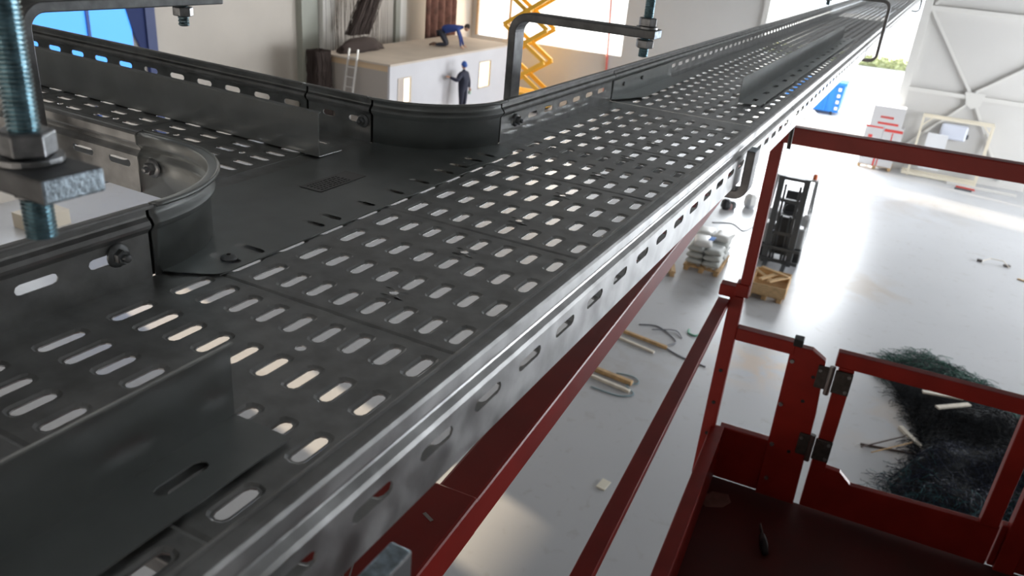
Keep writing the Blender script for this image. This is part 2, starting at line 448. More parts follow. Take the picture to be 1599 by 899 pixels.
def tfm(x, y, z): return Vector((x * U, y * U, z * U))
def rows_between(y0, y1): return [r for r in range(-60, 800) if y0 <= r * P - P / 2 and r * P + P / 2 <= y1]
COLS = list(range(-8, 3))
def tray_section(y0, y1, left, fine, label):
    t = empty('cable_tray', (0, 0, 0)); tag(t, label, 'cable tray')
    perf_sheet('tray_floor', t, COLS, rows_between(y0, y1), 0, tfm, XW0, XW1, y0, y1, fine)
    wr = wall_straight('side_wall', t, (XW1, y0), (XW1, y1), (-1, 0), [(.45 + P * k) - y0 for k in range(-80, 700)])
    for a, b in left:
        wall_straight('side_wall', t, (XW0, a), (XW0, b), (1, 0), [(.45 + P * k) - a for k in range(-80, 700)])
    return t
Y1 = 38.0
tray_section(-32, Y1, [(-32, -.26), (21.66, Y1)], True, 'perforated galvanised cable tray section in the foreground, open to the side branch')
tray_section(Y1 + .12, Y1 + 122, [(Y1 + .12, Y1 + 122)], True, 'perforated galvanised cable tray section beyond the first joint, under the small dark divider')
tray_section(Y1 + 122.06, Y1 + 244, [(Y1 + 122.06, Y1 + 244)], False, 'third cable tray section, running past the right-hand hanger')
tray_section(Y1 + 244.06, Y1 + 420, [(Y1 + 244.06, Y1 + 420)], False, 'farthest cable tray section at the top edge, ending by the tall door')

# ---- the T-branch fitting
BR = math.tan(0.010)            # the branch climbs very slightly
def tb(v): return Vector((v.x, v.y, v.z + max(0, (-13.9 * U - v.x)) * BR))
R_ = 4.6
YN, YF = 4.7, 16.9
fit = empty('branch_fitting', (0, 0, 0)); tag(fit, 'smooth galvanised T-branch fitting with two rounded corners joining the side branch to the main tray', 'tray fitting')
# floor plate with cross slots along its lapped edge
near_c, far_c = (-9.4 - R_, YN - R_), (-9.4 - R_, YF + R_)
poly = []
def arc(c, a0, a1, n=12): return [(c[0] + R_ * math.cos(a0 + (a1 - a0) * k / n), c[1] + R_ * math.sin(a0 + (a1 - a0) * k / n)) for k in range(n + 1)]
NA = arc(near_c, 0, PI / 2)      # (-9.4, y) -> (-14, YN)
FA = arc(far_c, -PI / 2, 0)      # (-14, YF) -> (-9.4, y)
zp = .075
plate = MB()
# strip A: x -9.4..-7.85 (with slots), strip B: from arcs; build as bands along y
ys = [.55 + .1 * k for k in range(0, 208)]
def left_edge(y):
    if y < YN:
        dy = y - near_c[1]
        return near_c[0] + math.sqrt(max(0, R_ * R_ - dy * dy)) if dy > 0 else -9.4
    if y > YF:
        dy = y - far_c[1]
        return far_c[0] + math.sqrt(max(0, R_ * R_ - dy * dy)) if dy < 0 else -9.4
    return -13.95
XA = -9.45
bands = sorted(set([.1, .3] + [round(.5 + .25 * k, 3) for k in range(0, 83)] + [YN, YF]))
for a, b in zip(bands[:-1], bands[1:]):
    la, lb = min(left_edge(a + 1e-6), XA), min(left_edge(b - 1e-6), XA)
    if la < XA - 1e-4 or lb < XA - 1e-4:
        plate._f([plate.bm.verts.new(tfm(*q)) for q in ((la, a, zp), (XA, a, zp), (XA, b, zp), (lb, b, zp))])
slot_ys = [1.9, 2.95, 6.1, 7.05, 9.1, 11.1, 13.0, 15.0, 16.3, 17.7, 18.9]
def xband(y0, y1):
    x1a = -7.85
    def cut(y): # rounded flap corners
        if y < .9: return -7.85 - (.9 - y) * 1.7
        if y > 20.3: return -7.85 - (y - 20.3) * 1.2
        return -7.85
    plate._f([plate.bm.verts.new(tfm(*q)) for q in ((XA, y0, zp), (cut(y0), y0, zp), (cut(y1), y1, zp), (XA, y1, zp))])
cur = .1
for sy in slot_ys:
    a, b = sy - .3, sy + .3
    n_ = max(1, int((a - cur) / .3))
    for k in range(n_): xband(cur + (a - cur) * k / n_, cur + (a - cur) * (k + 1) / n_)
    # cell with a slot running across
    Rg = slot_ring(.6 if sy < 4 else .5, .2 if sy < 4 else .15, 4); N = len(Rg); cx = -8.66
    inner = [(cx - y, sy + x) for x, y in Rg]
    bp = []
    for i in range(N):
        h = N // 2
        if i < h: k = i / (h - 1); bp.append((XA, sy + .3 * (1 - 2 * k)))
        else: k = (i - h) / (h - 1); bp.append((-7.85, sy - .3 * (1 - 2 * k)))
    A = [plate.bm.verts.new(tfm(q[0], q[1], zp)) for q in bp]; B = [plate.bm.verts.new(tfm(q[0], q[1], zp)) for q in inner]
    for i in range(N): plate._f([A[i], A[(i + 1) % N], B[(i + 1) % N], B[i]])
    cur = b
n_ = 10
for k in range(n_): xband(cur + (21.0 - cur) * k / n_, cur + (21.0 - cur) * (k + 1) / n_)
bmesh.ops.remove_doubles(plate.bm, verts=plate.bm.verts[:], dist=1e-5)
plate.sheet([[tfm(-7.85, y, z) for z in (zp, zp - .05)] for y in (.9, 5, 10, 15, 20.3)])
po = plate.build('floor_plate', GALVP, fit)
# corner walls
def corner(path, name):
    mb = MB(); wall_sweep(mb, path); return mb.build(name, GALVP, fit, solid=.0013, off=0, smooth=False)
def ptsnorm(arcpts, c): return [(x, y, (x - c[0]) / R_, (y - c[1]) / R_) for x, y in arcpts]
def finearc(c, a0, a1, n=28): return [(c[0] + R_ * math.cos(a0 + (a1 - a0) * k / n), c[1] + R_ * math.sin(a0 + (a1 - a0) * k / n)) for k in range(n + 1)]
o1 = corner([(-9.4, -.14, 1, 0)] + ptsnorm(finearc(near_c, 0, PI / 2), near_c) + [(-16.0, YN, 0, 1)], 'corner_wall')
o2 = corner([(-14.02, YF, 0, -1)] + ptsnorm(finearc(far_c, -PI / 2, 0), far_c) + [(-9.4, 21.52, 1, 0)], 'corner_wall')
for o in (o1, o2):
    for p in o.data.polygons: p.use_smooth = True
    o.data.set_sharp_from_angle(angle=math.radians(35))
def joint_strip(path, parent):
    mb = MB(); mb.sheet([[Vector(((x + nx * (s_ - .09)) * U, (y + ny * (s_ - .09)) * U, z * U)) for (s_, z) in PROF[:9]] for (x, y, nx, ny) in path])
    return mb.build('joint_strip', mat('dark_joint', (.05, .05, .05), .6, .5), parent, solid=.0006, off=0)
joint_strip([(-9.4, 21.0, 1, 0), (-9.4, 22.2, 1, 0)], fit); joint_strip([(-13.4, YF, 0, -1), (-14.8, YF, 0, -1)], fit)
joint_strip([(-17.5, YF, 0, -1), (-18.8, YF, 0, -1)], fit); joint_strip([(-9.4, -.8, 1, 0), (-9.4, .5, 1, 0)], fit)
# label stuck on the plate
st = MB().b2(-11.85 * U, -10.75 * U, 9.0 * U, 12.0 * U, .0022, .0025).build('sticker', mat('grey_sticker', (0.5, 0.5, 0.5), 0.7), fit)
tx = MB()
random.seed(4)
for r in range(5):
    y = 9.2
    while y < 11.0:
        wdt = random.uniform(.06, .22); tx.b2((-11.65 + r * .18) * U, (-11.58 + r * .18) * U, y * U, (y + wdt) * U, .00252, .00262); y += wdt + .07
tx.build('printed_text', mat('sticker_ink', (0.05, 0.05, 0.05), 0.6), st)

# ---- the branch tray
def tbr(x, y, z): return tb(Vector((-13.9 * U - y * U, (YN + 1.4 + (x + 8)) * U, z * U)))
br = empty('cable_tray', (0, 0, 0)); tag(br, 'side branch of the cable tray running off to the left edge', 'cable tray')
perf_sheet('tray_floor', br, list(range(-8, 2)), [r for r in range(1, 30)], 0, tbr, -9.4, 2.8, .1, 29.5 * P, True)
wall_straight('side_wall', br, (-18.24, YF), (-75, YF), (0, -1), [.95 + P * k for k in range(30)], zc=1.12, tf=tb, hl=.55)
wall_straight('side_wall', br, (-15.8, YN - .05), (-75, YN - .05), (0, 1), [1.0 + P * k for k in range(30)], zc=1.05, tf=tb)
jp = wall_straight('side_wall', br, (-14.16, YF), (-18.1, YF), (0, -1), [.95, 2.6], zc=1.05, tf=tb, hl=.4)
# makers' label on the branch wall
st = MB().b2(-37.3 * U, -34.2 * U, (YF - .06) * U, (YF - .03) * U, .15 * U, .95 * U).build('sticker', mat('branch_sticker', (0.42, 0.40, 0.39), 0.5), br)
MB().b2(-35.2 * U, -34.3 * U, (YF - .075) * U, (YF - .062) * U, .32 * U, .40 * U).build('red_mark', mat('red_ink', (0.45, 0.05, 0.04), 0.5), st)
tx = MB()
for r in range(3):
    x = -35.9
    while x > -36.0 and x < -34.4:
        wdt = random.uniform(.08, .2); tx.b2(x * U, (x + wdt) * U, (YF - .075) * U, (YF - .062) * U, (.5 + r * .13) * U, (.57 + r * .13) * U); x += wdt + .06
tx.b2(-37.1 * U, -36.2 * U, (YF - .075) * U, (YF - .062) * U, .45 * U, .75 * U)
tx.build('printed_text', MATS['sticker_ink'], st)

# ---- dividers standing in the trays: an upright sheet with a slotted foot
def divider(name_label, x, y0, y1, h=1.95, foot=1.62, along='Y', tf=lambda v: v, sgn=1):
    t = empty('tray_divider', (0, 0, 0)); tag(t, name_label, 'divider')
    def q(a, b, z):
        v = (a * U, b * U, z * U) if along == 'Y' else (b * U, a * U, z * U)
        return tf(Vector(v))
    v = MB(); v.sheet([[q(x, y0, .14), q(x, y0, h - .1), q(x + .02 * sgn, y0, h - .04), q(x + .14 * sgn, y0, h)], [q(x, y1, .14), q(x, y1, h - .1), q(x + .02 * sgn, y1, h - .04), q(x + .14 * sgn, y1, h)]])
    v.build('upright_sheet', GALVP, t, solid=.001, off=0)
    f_ = MB(); L = abs(y1 - y0); d = 1 if y1 > y0 else -1
    fz = .14
    cur = 0
    k = 0
    s_ = 2.15
    f_strip = lambda a, b: f_.sheet([[q(x + foot * sgn * k_ / 4, y0 + d * e_, fz) for k_ in range(5)] for e_ in (a, b)])
    while s_ + .8 < L and k < 40:
        a, b = s_ - .8, s_ + .8
        if a > cur: f_strip(cur, a)
        cxs = x + foot * .5 * sgn
        Rg = slot_ring(.62, .17, 4); N = len(Rg); ring = [(cxs + xx, y0 + d * (s_ + yy)) for xx, yy in Rg]
        bp = []
        for i in range(N):
            h_ = N // 2
            if i < h_: kk = i / (h_ - 1); bp.append((cxs + foot * .5 * (1 - 2 * kk), y0 + d * b))
            else: kk = (i - h_) / (h_ - 1); bp.append((cxs - foot * .5 * (1 - 2 * kk), y0 + d * a))
        A = [f_.bm.verts.new(q(p_[0], p_[1], fz)) for p_ in bp]; B = [f_.bm.verts.new(q(p_[0], p_[1], fz)) for p_ in ring]
        for i in range(N): f_._f([A[i], A[(i + 1) % N], B[(i + 1) % N], B[i]])
        cur = b; s_ += 4.2; k += 1
    f_strip(cur, L)
    bmesh.ops.remove_doubles(f_.bm, verts=f_.bm.verts[:], dist=1e-5)
    f_.build('foot_flange', GALVP, t, solid=.001)
    return t
divider('dark upright divider sheet with slotted foot standing in the near left part of the tray', -2.04, -4.3, -30)
divider('long dark divider sheet standing in the main tray far ahead, near the blue glints', -2.04, 45.3, 112, h=2.0)
divider('flat dark divider sheet standing along the far side of the branch tray', 12.85, -14.05, -74, h=2.15, along='X', tf=tb, sgn=1)

# ---- joint plate inside the far left wall, with creased foot
JS = [(-9.4, Y1 - .6, 1, 0), (-9.4, Y1 + .8, 1, 0)]
jt = empty('joint_plate', (0, 0, 0)); tag(jt, 'angled joint plate bridging the tray joint on the left wall', 'bracket')
mb = MB()
mb.sheet([[tfm(-9.33, y, z) for z in (1.38, .12)] + [tfm(-7.9 if y > 41 else -9.2, y, .1)] for y in (38.1, 41.2, 46, 52)])
mb.build('angle_sheet', GALVP, jt, solid=.001, off=0)
joint_strip(JS, jt)
for (y, z) in ((40.2, .95), (44.2, .95)):
    MB().lathe([(.14 * U, 0), (.14 * U, .05 * U), (.1 * U, .1 * U)], (-9.3 * U, y * U, z * U), 12, 'X').build('bolt_head', ZINC, jt)

# ---- bolts
def bolt(loc, axis, r, label, nut=True, sgn=1):
    t = empty('carriage_bolt', loc); tag(t, label, 'bolt')
    k = sgn
    MB().lathe([(r * 1.6, 0), (r * 1.5, .0012 * k), (r * 1.0, .0022 * k), (r * .5, .0026 * k)], (0, 0, 0), 16, axis).build('flange', ZINC, t, smooth=True)
    MB().lathe([(r, .001 * k), (r, .0062 * k), (r * .85, .0072 * k)], (0, 0, 0), 6, axis).build('nut', ZINC, t)
    MB().lathe([(r * .5, .004 * k), (r * .5, .0105 * k), (r * .4, .011 * k)], (0, 0, 0), 12, axis).build('shank', ZINC, t, smooth=True)
    return t
bolt((-9.33 * U, -1.35 * U, 1.04 * U), 'X', .0056, 'dark flanged bolt on the near left side wall of the tray')
bolt((-9.33 * U, 23.3 * U, 1.0 * U), 'X', .0054, 'bolt just right of the far rounded corner on the side wall')
bolt((-14.6 * U, (YF - .06) * U, 1.05 * U), 'Y', .0052, 'bolt beside the small slot left of the far rounded corner', sgn=-1)
bolt((-15.0 * U, (YN - .06) * U, 1.14 * U), 'Y', .0058, 'bolt and nut on the outer face of the branch wall behind the near corner', sgn=-1)
t = empty('screw', (-8.55 * U, 1.95 * U, .085 * U)); tag(t, 'round-headed screw in the first slot of the T-plate near its front corner', 'screw')
MB().lathe([(.0066, 0), (.0062, .0012), (.0045, .0026), (.002, .0033)], (0, 0, 0), 16).build('screw_head', ZINC, t, smooth=True)
MB().lathe([(.0017, .0030), (.0017, .0036)], (0, 0, 0), 6).build('drive_recess', BLACK, t)

# ================================================================== HANGERS
def c_hanger(origin, along, sgn, arm_free, leg, ztop, zbot, label, low_end, rodlabel, fine=True, w_=.0265, t_=.010, rod_top=ZC, rod_x=-.071, tip=.02, under_nut=True):
    """bent flat bar. origin = position of the bar's centre plane; along = unit vector of the arms"""
    al = Vector(along); sd = Vector((al.y, -al.x, 0))
    O = Vector(origin)
    t = empty('bracket', O); tag(t, label, 'hanger bracket')
    r = .02
    pts = [(arm_free, ztop)]
    lg = leg
    s = 1 if arm_free > leg else -1
    pts.append((lg + s * r, ztop))
    for k in range(1, 7): a = PI / 2 * k / 7; pts.append((lg + s * r - s * r * math.sin(a), ztop - r + r * math.cos(a)))
    pts.append((lg, ztop - r)); pts.append((lg, zbot + r))
    for k in range(1, 7): a = PI / 2 * k / 7; pts.append((lg + s * r - s * r * math.cos(a), zbot + r - r * math.sin(a)))
    pts.append((lg + s * r, zbot)); pts.append((low_end - s * .012, zbot))
    for k in range(1, 6): a = PI / 2 * k / 5; pts.append((low_end - s * .012 + s * .012 * math.sin(a), zbot + .012 - .012 * math.cos(a)))
    pts.append((low_end, zbot + tip))
    mb = MB(); rings = []
    n = len(pts)
    for i, (p, z) in enumerate(pts):
        a = Vector(pts[max(i - 1, 0)]); b = Vector(pts[min(i + 1, n - 1)]); d = (b - a).normalized(); nn = Vector((-d.y, d.x))
        ring = []
        for (si, ti) in ((-1, -1), (1, -1), (1, 1), (-1, 1)):
            q = Vector((p, z)) + nn * ti * t_ / 2
            ring.append(mb.bm.verts.new(al * q.x + sd * si * w_ / 2 + Vector((0, 0, q.y))))
        rings.append(ring)
    for i in range(n - 1):
        for k in range(4): mb._f([rings[i][k], rings[i][(k + 1) % 4], rings[i + 1][(k + 1) % 4], rings[i + 1][k]])
    mb.mi = 1
    mb._f(rings[0]); mb._f(rings[-1])
    mb.build('bent_bar', [BRK, CUT], t, bevel=.0012)
    # threaded rod with nuts: a thing of its own
    pitch = .00175; R0 = .006
    rp = O + al * rod_x
    tr = empty('threaded_rod', (rp.x, rp.y, 0)); tag(tr, rodlabel, 'threaded rod')
    zb = ztop - .027
    mb = MB(); ztp = zb + (.32 if fine else .2); prof = [(R0 * .6, zb - .0006), (R0 * .86, zb)]
    z = zb; pp = pitch if fine else pitch * 2
    while z < ztp: prof += [(R0, z + pp * .3), (R0, z + pp * .45), (R0 * .84, z + pp * .9)]; z += pp
    mb.lathe(prof, (0, 0, 0), 20 if fine else 10).build('thread', ROD, tr)
    MB().lathe([(R0 * .97, ztp), (R0 * .97, rod_top)], (0, 0, 0), 12).build('upper_rod', ROD, tr)
    def nut(z0, h, n_):
        MB().lathe([(.0100, z0), (.0108, z0 + .001), (.0108, z0 + h - .001), (.0098, z0 + h)], (0, 0, 0), 6).build('nut', ZINC, tr, bevel=.0005)
    nut(ztop + t_ / 2 + .0028, .0098, 0)
    if under_nut: nut(ztop - t_ / 2 - .0118, .0098, 1)
    else: MB().lathe([(.0066, ztop - t_ / 2 - .0045), (.0074, ztop - t_ / 2 - .004), (.0074, ztop - t_ / 2 - .0004)], (0, 0, 0), 20).build('collar', ZINC, tr)
    MB().lathe([(.0128, ztop + t_ / 2 + .0003), (.0128, ztop + t_ / 2 + .0026)], (0, 0, 0), 24).build('washer', ZINC, tr)
    return t
c_hanger((0, -.1795, 0), (1, 0, 0), 1, -.045, -.258, .1498, -.012, 'nearest flat-bar hanger, its sawn free end under the big threaded rod at left', .101, 'thick blue-zinc threaded rod at the left edge, with nut and washer on the nearest bracket', tip=.046, under_nut=False)
c_hanger((0, .580, 0), (1, 0, 0), 1, -.056, -.243, .1545, -.012, 'flat-bar hanger in front of the yellow scissor lift, legs astride the main tray', .080, 'threaded rod with two nuts on the hanger before the scissor lift', tip=.055)
c_hanger((-.5, 0, 0), (0, 1, 0), 1, .325, .093, .154, -.016, 'flat-bar hanger around the branch tray, its arm reaching right along the top edge', .43, 'short threaded rod with nut hanging from the branch bracket at the top edge', rod_x=.279, fine=False)
c_hanger((0, 2.27, 0), (1, 0, 0), 1, -.12, .098, .154, -.012, 'dark hanger bracket hooked round the right side of the tray, far ahead', -.25, 'threaded rod of the right-hooked hanger far ahead', fine=False, t_=.008)
c_hanger((0, 5.6, 0), (1, 0, 0), 1, -.12, .105, .154, -.012, 'last small hanger hooked round the tray beside the door post', -.25, 'threaded rod of the last hanger near the door post', fine=False)
o = MB().tube([(.045, 1.17, -.012), (.045, 1.17, -.03), (.047, 1.165, -.075)], .004, 8).build('hook_pin', DARKM)
tag(o, 'thin dark pin hanging from the underside of the tray above the red corner', 'pin')

# ================================================================== LIFT PLATFORM
PH = math.atan2(.055, .9985)
lift = empty('lift_platform', (-.08, 1.95, -1.33), PH)
tag(lift, 'red painted lift basket with rails, toe boards and a hinged gate', 'lift platform')
B0 = -2.9; AX = 1.35
MB().b2(-.064, -.026, B0, .02, 1.112, 1.15).build('top_rail', RED, lift, bevel=.003)
MB().b2(-.12, -.0257, B0, -1.845, 1.112, 1.1515).build('rail_sleeve', RED, lift, bevel=.003)
MB().b2(-.03, AX, -.02, .02, 1.105, 1.152).build('top_rail', RED, lift, bevel=.003)
MB().b2(-.07, -.035, B0, -.01, .578, .603).build('mid_rail', RED, lift, bevel=.002)
mb = MB().b2(-.015, .018, -.018, .018, .62, 1.105)
mb.build('post', RED, lift, bevel=.003)
mb = MB().b2(-.036, .006, -.02, .02, -.05, .62)
post = mb.build('post', RED, lift, bevel=.003)
for z in (.12, .24, .36): MB().lathe([(.006, -.0225), (.006, -.0195)], (-.015, 0, z), 10, 'Y').build('bolt_hole', BLACK, post)
MB().b2(-.072, -.02, -.02, .02, .612, .650).b2(-.025, .016, -.024, .026, .622, .664).build('clamp', RED, lift, bevel=.004)
MB().b2(-.008, .035, B0, .0, -.05, .15).build('toe_board', RED, lift, bevel=.003)
MB().b2(.02, .19, -.0, .03, -.05, .148).build('toe_board', RED, lift, bevel=.003)
MB().b2(.006, .185, -.018, .018, .475, .517).build('cross_rail', RED, lift, bevel=.003)
# wide hinge plate
pl_ = MB().prism([(.172, .506), (.235, .506), (.278, .480), (.292, .30), (.30, -.05), (.178, -.05), (.176, .2)], -.016, .014, 'XZ').build('hinge_plate', RED, lift, bevel=.003)
for (a, z) in ((.185, .455), (.185, .30), (.19, .15), (.20, .02)): MB().lathe([(.0065, -.021), (.0075, -.016)], (a, 0, z), 10, 'Y').build('plug', ZINC, pl_)
for (a, z) in ((.255, .42), (.245, .33), (.245, .14)): MB().lathe([(.006, -.0168), (.006, -.0158)], (a, 0, z), 10, 'Y').build('bolt_hole', BLACK, pl_)
MB().b2(.176, .204, -.02, .02, .506, .530).build('end_cap', BLACK, lift, bevel=.003)
# gate
gt = MB()
gt.b2(.305, .86, -.016, .016, .474, .522)
gt.b2(.318, .362, -.016, .016, .10, .474)
gt.b2(.808, .858, -.016, .016, .09, .474)
gate = gt.build('gate', RED, lift, bevel=.003)
MB().prism([(.318, -.045), (.318, .122), (.405, .118), (.445, .082), (.862, .098), (.862, -.045)], -.012, .010, 'XZ').build('kick_panel', RED, gate, bevel=.002)
for zc_ in (.43, .185):
    hg = MB().b2(.262, .294, -.024, -.0165, zc_ - .038, zc_ + .038).b2(.312, .362, -.026, -.0165, zc_ - .04, zc_ + .036)
    ho = hg.build('hinge', DARKM, gate, bevel=.002)
    MB().tube([(.301, -.026, zc_ - .05), (.301, -.026, zc_ + .046)], .0085, 12).build('hinge_pin', mat('bright_pin', (.35, .34, .33), .3, .9), ho, smooth=False)
    for a, z in ((.352, zc_ - .028), (.352, zc_ + .024), (.27, zc_ + .024)): MB().lathe([(.0055, -.030), (.006, -.0255)], (a, 0, z), 6, 'Y').build('bolt', ZINC, ho)
# post and boards right of the gate
MB().b2(.885, .94, -.02, .02, -.05, .52).build('post', RED, lift, bevel=.003)
MB().b2(.94, AX, -.018, .018, .475, .517).build('cross_rail', RED, lift, bevel=.003)
MB().b2(.94, AX, -.018, .018, .22, .25).build('cross_rail', RED, lift, bevel=.003)
MB().b2(.87, AX, .0, .03, -.05, .10).build('toe_board', RED, lift, bevel=.003)
MB().b2(AX, AX + .04, -.02, .02, -.05, 1.152).build('post', RED, lift, bevel=.003)
MB().b2(AX, AX + .04, B0, 0, 1.11, 1.15).build('top_rail', RED, lift, bevel=.003)
MB().b2(AX, AX + .03, B0, -.02, -.05, .15).build('toe_board', RED, lift, bevel=.003)
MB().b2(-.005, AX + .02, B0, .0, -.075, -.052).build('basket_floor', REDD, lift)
un = MB().b2(.1, AX - .1, B0 + .1, -.1, -.20, -.076); un.build('under_frame', mat('black_chassis', (.03, .03, .03), .6), lift)
MB().prism([(.03, -.12), (.05, -.085), (.10, -.075), (.115, -.11), (.095, -.15), (.045, -.175), (.03, -.16)], -.0515, -.0505, 'XY').build('worn_patch', mat('worn_paint', (.30, .17, .14), .5, noise=.2, nscale=30), lift)
# scratches on the sleeve
sc_ = MB()
sc_.bar((-.105, -1.92, 1.1517), (-.060, -1.99, 1.1517), .0012, .0004).bar((-.094, -1.905, 1.1517), (-.055, -2.0, 1.1517), .0012, .0004).bar((-.055, -1.885, 1.1517), (-.045, -1.89, 1.1517), .003, .0004)
sc_.build('scratches', mat('bare_steel', (.45, .38, .36), .4, .5), lift)
# a dark tool lying in the basket
t = empty('hand_tool', (.1716, 1.700, -1.382), .3); tag(t, 'small dark pointed tool lying on the red basket floor', 'tool')
MB().tube([(0, -.05, .012), (0, -.01, .014), (0, .03, .012)], .012, 10, radii=[.010, .013, .009]).build('grip', BLACK, t, smooth=True)
MB().tube([(0, .03, .012), (0, .085, .010)], .004, 8).build('blade', DARKM, t, smooth=True)
# mast of the lift underneath the basket, hidden from the photo but holding it up
lm = empty('lift_mast', (.55, .35, G)); tag(lm, 'dark column of the lift carrying the red basket from the floor', 'mast')
MB().b2(-.45, .45, -.5, .5, .12, .75).build('chassis', mat('grey_chassis', (.12, .12, .13), .5), lm, bevel=.03)
for x in (-.45, .45):
    for y in (-.35, .35): MB().lathe([(.16, -.07), (.18, -.05), (.18, .05), (.16, .07)], (x, y, .18), 20, 'X').build('wheel', BLACK, lm, smooth=False)
MB().b2(-.12, .12, -.12, .12, .75, 5.2).build('column', DARKM, lm)

# ================================================================== THINGS ON THE HALL FLOOR
def pallet(loc, rz, label, sx=.8, sy=1.2, group=None):
    t = empty('pallet', loc, rz); tag(t, label, 'pallet', group)
    for y in (-sy / 2 + .05, 0, sy / 2 - .05):
        for x in (-sx / 2 + .07, 0, sx / 2 - .07): MB().box((x, y, .06), (.1, .1, .078)).build('block', WOODP, t)
    for k in range(5): MB().box((-sx / 2 + .05 + k * (sx - .1) / 4, 0, .133), (.1, sy, .022)).build('deck_board', WOODP, t)
    for y in (-sy / 2 + .05, 0, sy / 2 - .05): MB().box((0, y, .11), (sx, .1, .022)).build('cross_board', WOODP, t)
    for x in (-sx / 2 + .07, 0, sx / 2 - .07): MB().box((x, 0, .011), (.1, sy, .02)).build('runner', WOODP, t)
    return t
# forklift, mast towards the camera
FX = -1.78
fk = empty('forklift', (FX, 18.85, G), .04); tag(fk, 'grey and black forklift truck with raised open mast behind a wooden pallet', 'forklift')
MGR = mat('mast_dark_grey', (.10, .105, .11), .45, .3)
LGR = mat('light_grey_truck', (.42, .43, .43), .45)
for s in (-1, 1):
    MB().b2(s * .29 - .07, s * .29 + .07, -.09, .07, .06, 2.26).build('mast_rail', MGR, fk, bevel=.01)
    MB().b2(s * .17 - .03, s * .17 + .03, -.02, .06, .06, 2.05).build('inner_rail', MGR, fk, bevel=.006)
    MB().tube([(s * .1, .0, .1), (s * .1, .0, 1.3)], .03, 10).build('lift_cylinder', MGR, fk, smooth=True)
    MB().b2(s * .22 - .05, s * .22 + .05, -1.1, -.1, .09, .13).build('fork', MGR, fk)
    w_ = MB().lathe([(.2, -.09), (.26, -.07), (.26, .07), (.2, .09)], (s * .42, .42, .26), 20, 'X').build('wheel', BLACK, fk)
    MB().lathe([(.17, -.08), (.22, -.06), (.22, .06), (.17, .08)], (s * .40, 1.6, .22), 20, 'X').build('wheel', BLACK, fk)
    MB().bar((s * .46, .35, .9), (s * .44, .6, 2.12), .05, .05).build('guard_post', LGR, fk)
    MB().bar((s * .44, 1.5, 2.1), (s * .46, 1.75, 1.0), .05, .05).build('guard_post', LGR, fk)
MB().b2(-.24, .24, -.05, .05, 2.16, 2.24).build('mast_crossbar', MGR, fk)
MB().b2(-.24, .24, -.03, .05, 1.62, 1.70).build('mast_crossbar', MGR, fk)
MB().b2(-.24, .24, -.03, .05, .8, .88).build('mast_crossbar', MGR, fk)
MB().b2(-.5, .5, -.13, -.08, .12, .2).b2(-.5, .5, -.13, -.08, .45, .52).build('fork_carriage', MGR, fk)
MB().prism([(.25, .2), (2.0, .2), (2.05, .5), (1.95, 1.0), (1.2, 1.0), (1.1, .55), (.65, .55), (.6, .95), (.25, .95)], -.5, .5, 'YZ').build('body', LGR, fk, bevel=.04)
rg = MB().b2(-.48, .48, .45, 1.62, 2.10, 2.14)
rg.build('roof_guard', LGR, fk, bevel=.01)
MB().b2(-.25, .25, .95, 1.35, .95, 1.05).prism([(1.3, 1.0), (1.42, 1.0), (1.5, 1.55), (1.4, 1.55)], -.22, .22, 'YZ').build('driver_seat', BLACK, fk, bevel=.02)
MB().tube([(.16 * math.cos(a), .78 + .1 * math.sin(a), 1.25 + .1 * math.sin(a)) for a in [2 * PI * k / 16 for k in range(16)]], .015, 6, closed=True).build('steering_wheel', BLACK, fk)
MB().b2(-.2, .2, -.01, .22, .3, 1.25).build('hose_bundle', BLACK, fk, bevel=.05)
for s in (-1, 1): MB().lathe([(.05, -.03), (.07, -.02), (.07, .02), (.05, .03)], (s * .44, .38, 1.25), 12, 'Y').build('lamp', mat('lamp_glass', (.7, .7, .72), .2), fk)
MB().lathe([(.05, 2.14), (.05, 2.24), (.03, 2.27)], (.40, .6, 0), 12).build('beacon', mat('orange_beacon', (.7, .16, .05), .3), fk)
pallet((-1.63, 17.1, G), .04, 'wooden pallet with loose boards in front of the forklift')
t = empty('wooden_crate', (-1.58, 16.95, G + .145), .04); tag(t, 'low wooden box standing on the pallet before the forklift', 'crate')
for y in (-.50, .50): MB().b2(-.38, .38, y - .012, y + .012, 0, .24).build('side_board', WOOD, t)
for x in (-.38, .38): MB().b2(x - .012, x + .012, -.5, .5, 0, .24).build('side_board', WOOD, t)
MB().b2(-.37, .37, -.49, .49, 0, .02).build('bottom_board', WOOD, t)
bd = MB().bar((0, -.35, 0), (0, .35, 0), .09, .028).build('loose_board', WOOD)
BDS = [((-1.78, 17.0, G + .405), .75), ((-1.62, 16.9, G + .44), -.45), ((-1.40, 16.85, G + .44), -.55), ((-1.55, 17.15, G + .47), 1.2)]
lbl = ['left crossed loose board on the crate before the forklift', 'middle loose board slanting across the crate', 'right-hand loose board slanting across the crate', 'back loose board lying over the others on the crate']
for i, (l, r) in enumerate(BDS):
    o = bd if i == 0 else bd.copy()
    if i: COL.objects.link(o)
    o.location = l; o.rotation_euler = (0, 0, r); tag(o, lbl[i], 'board', 'loose boards on the crate')
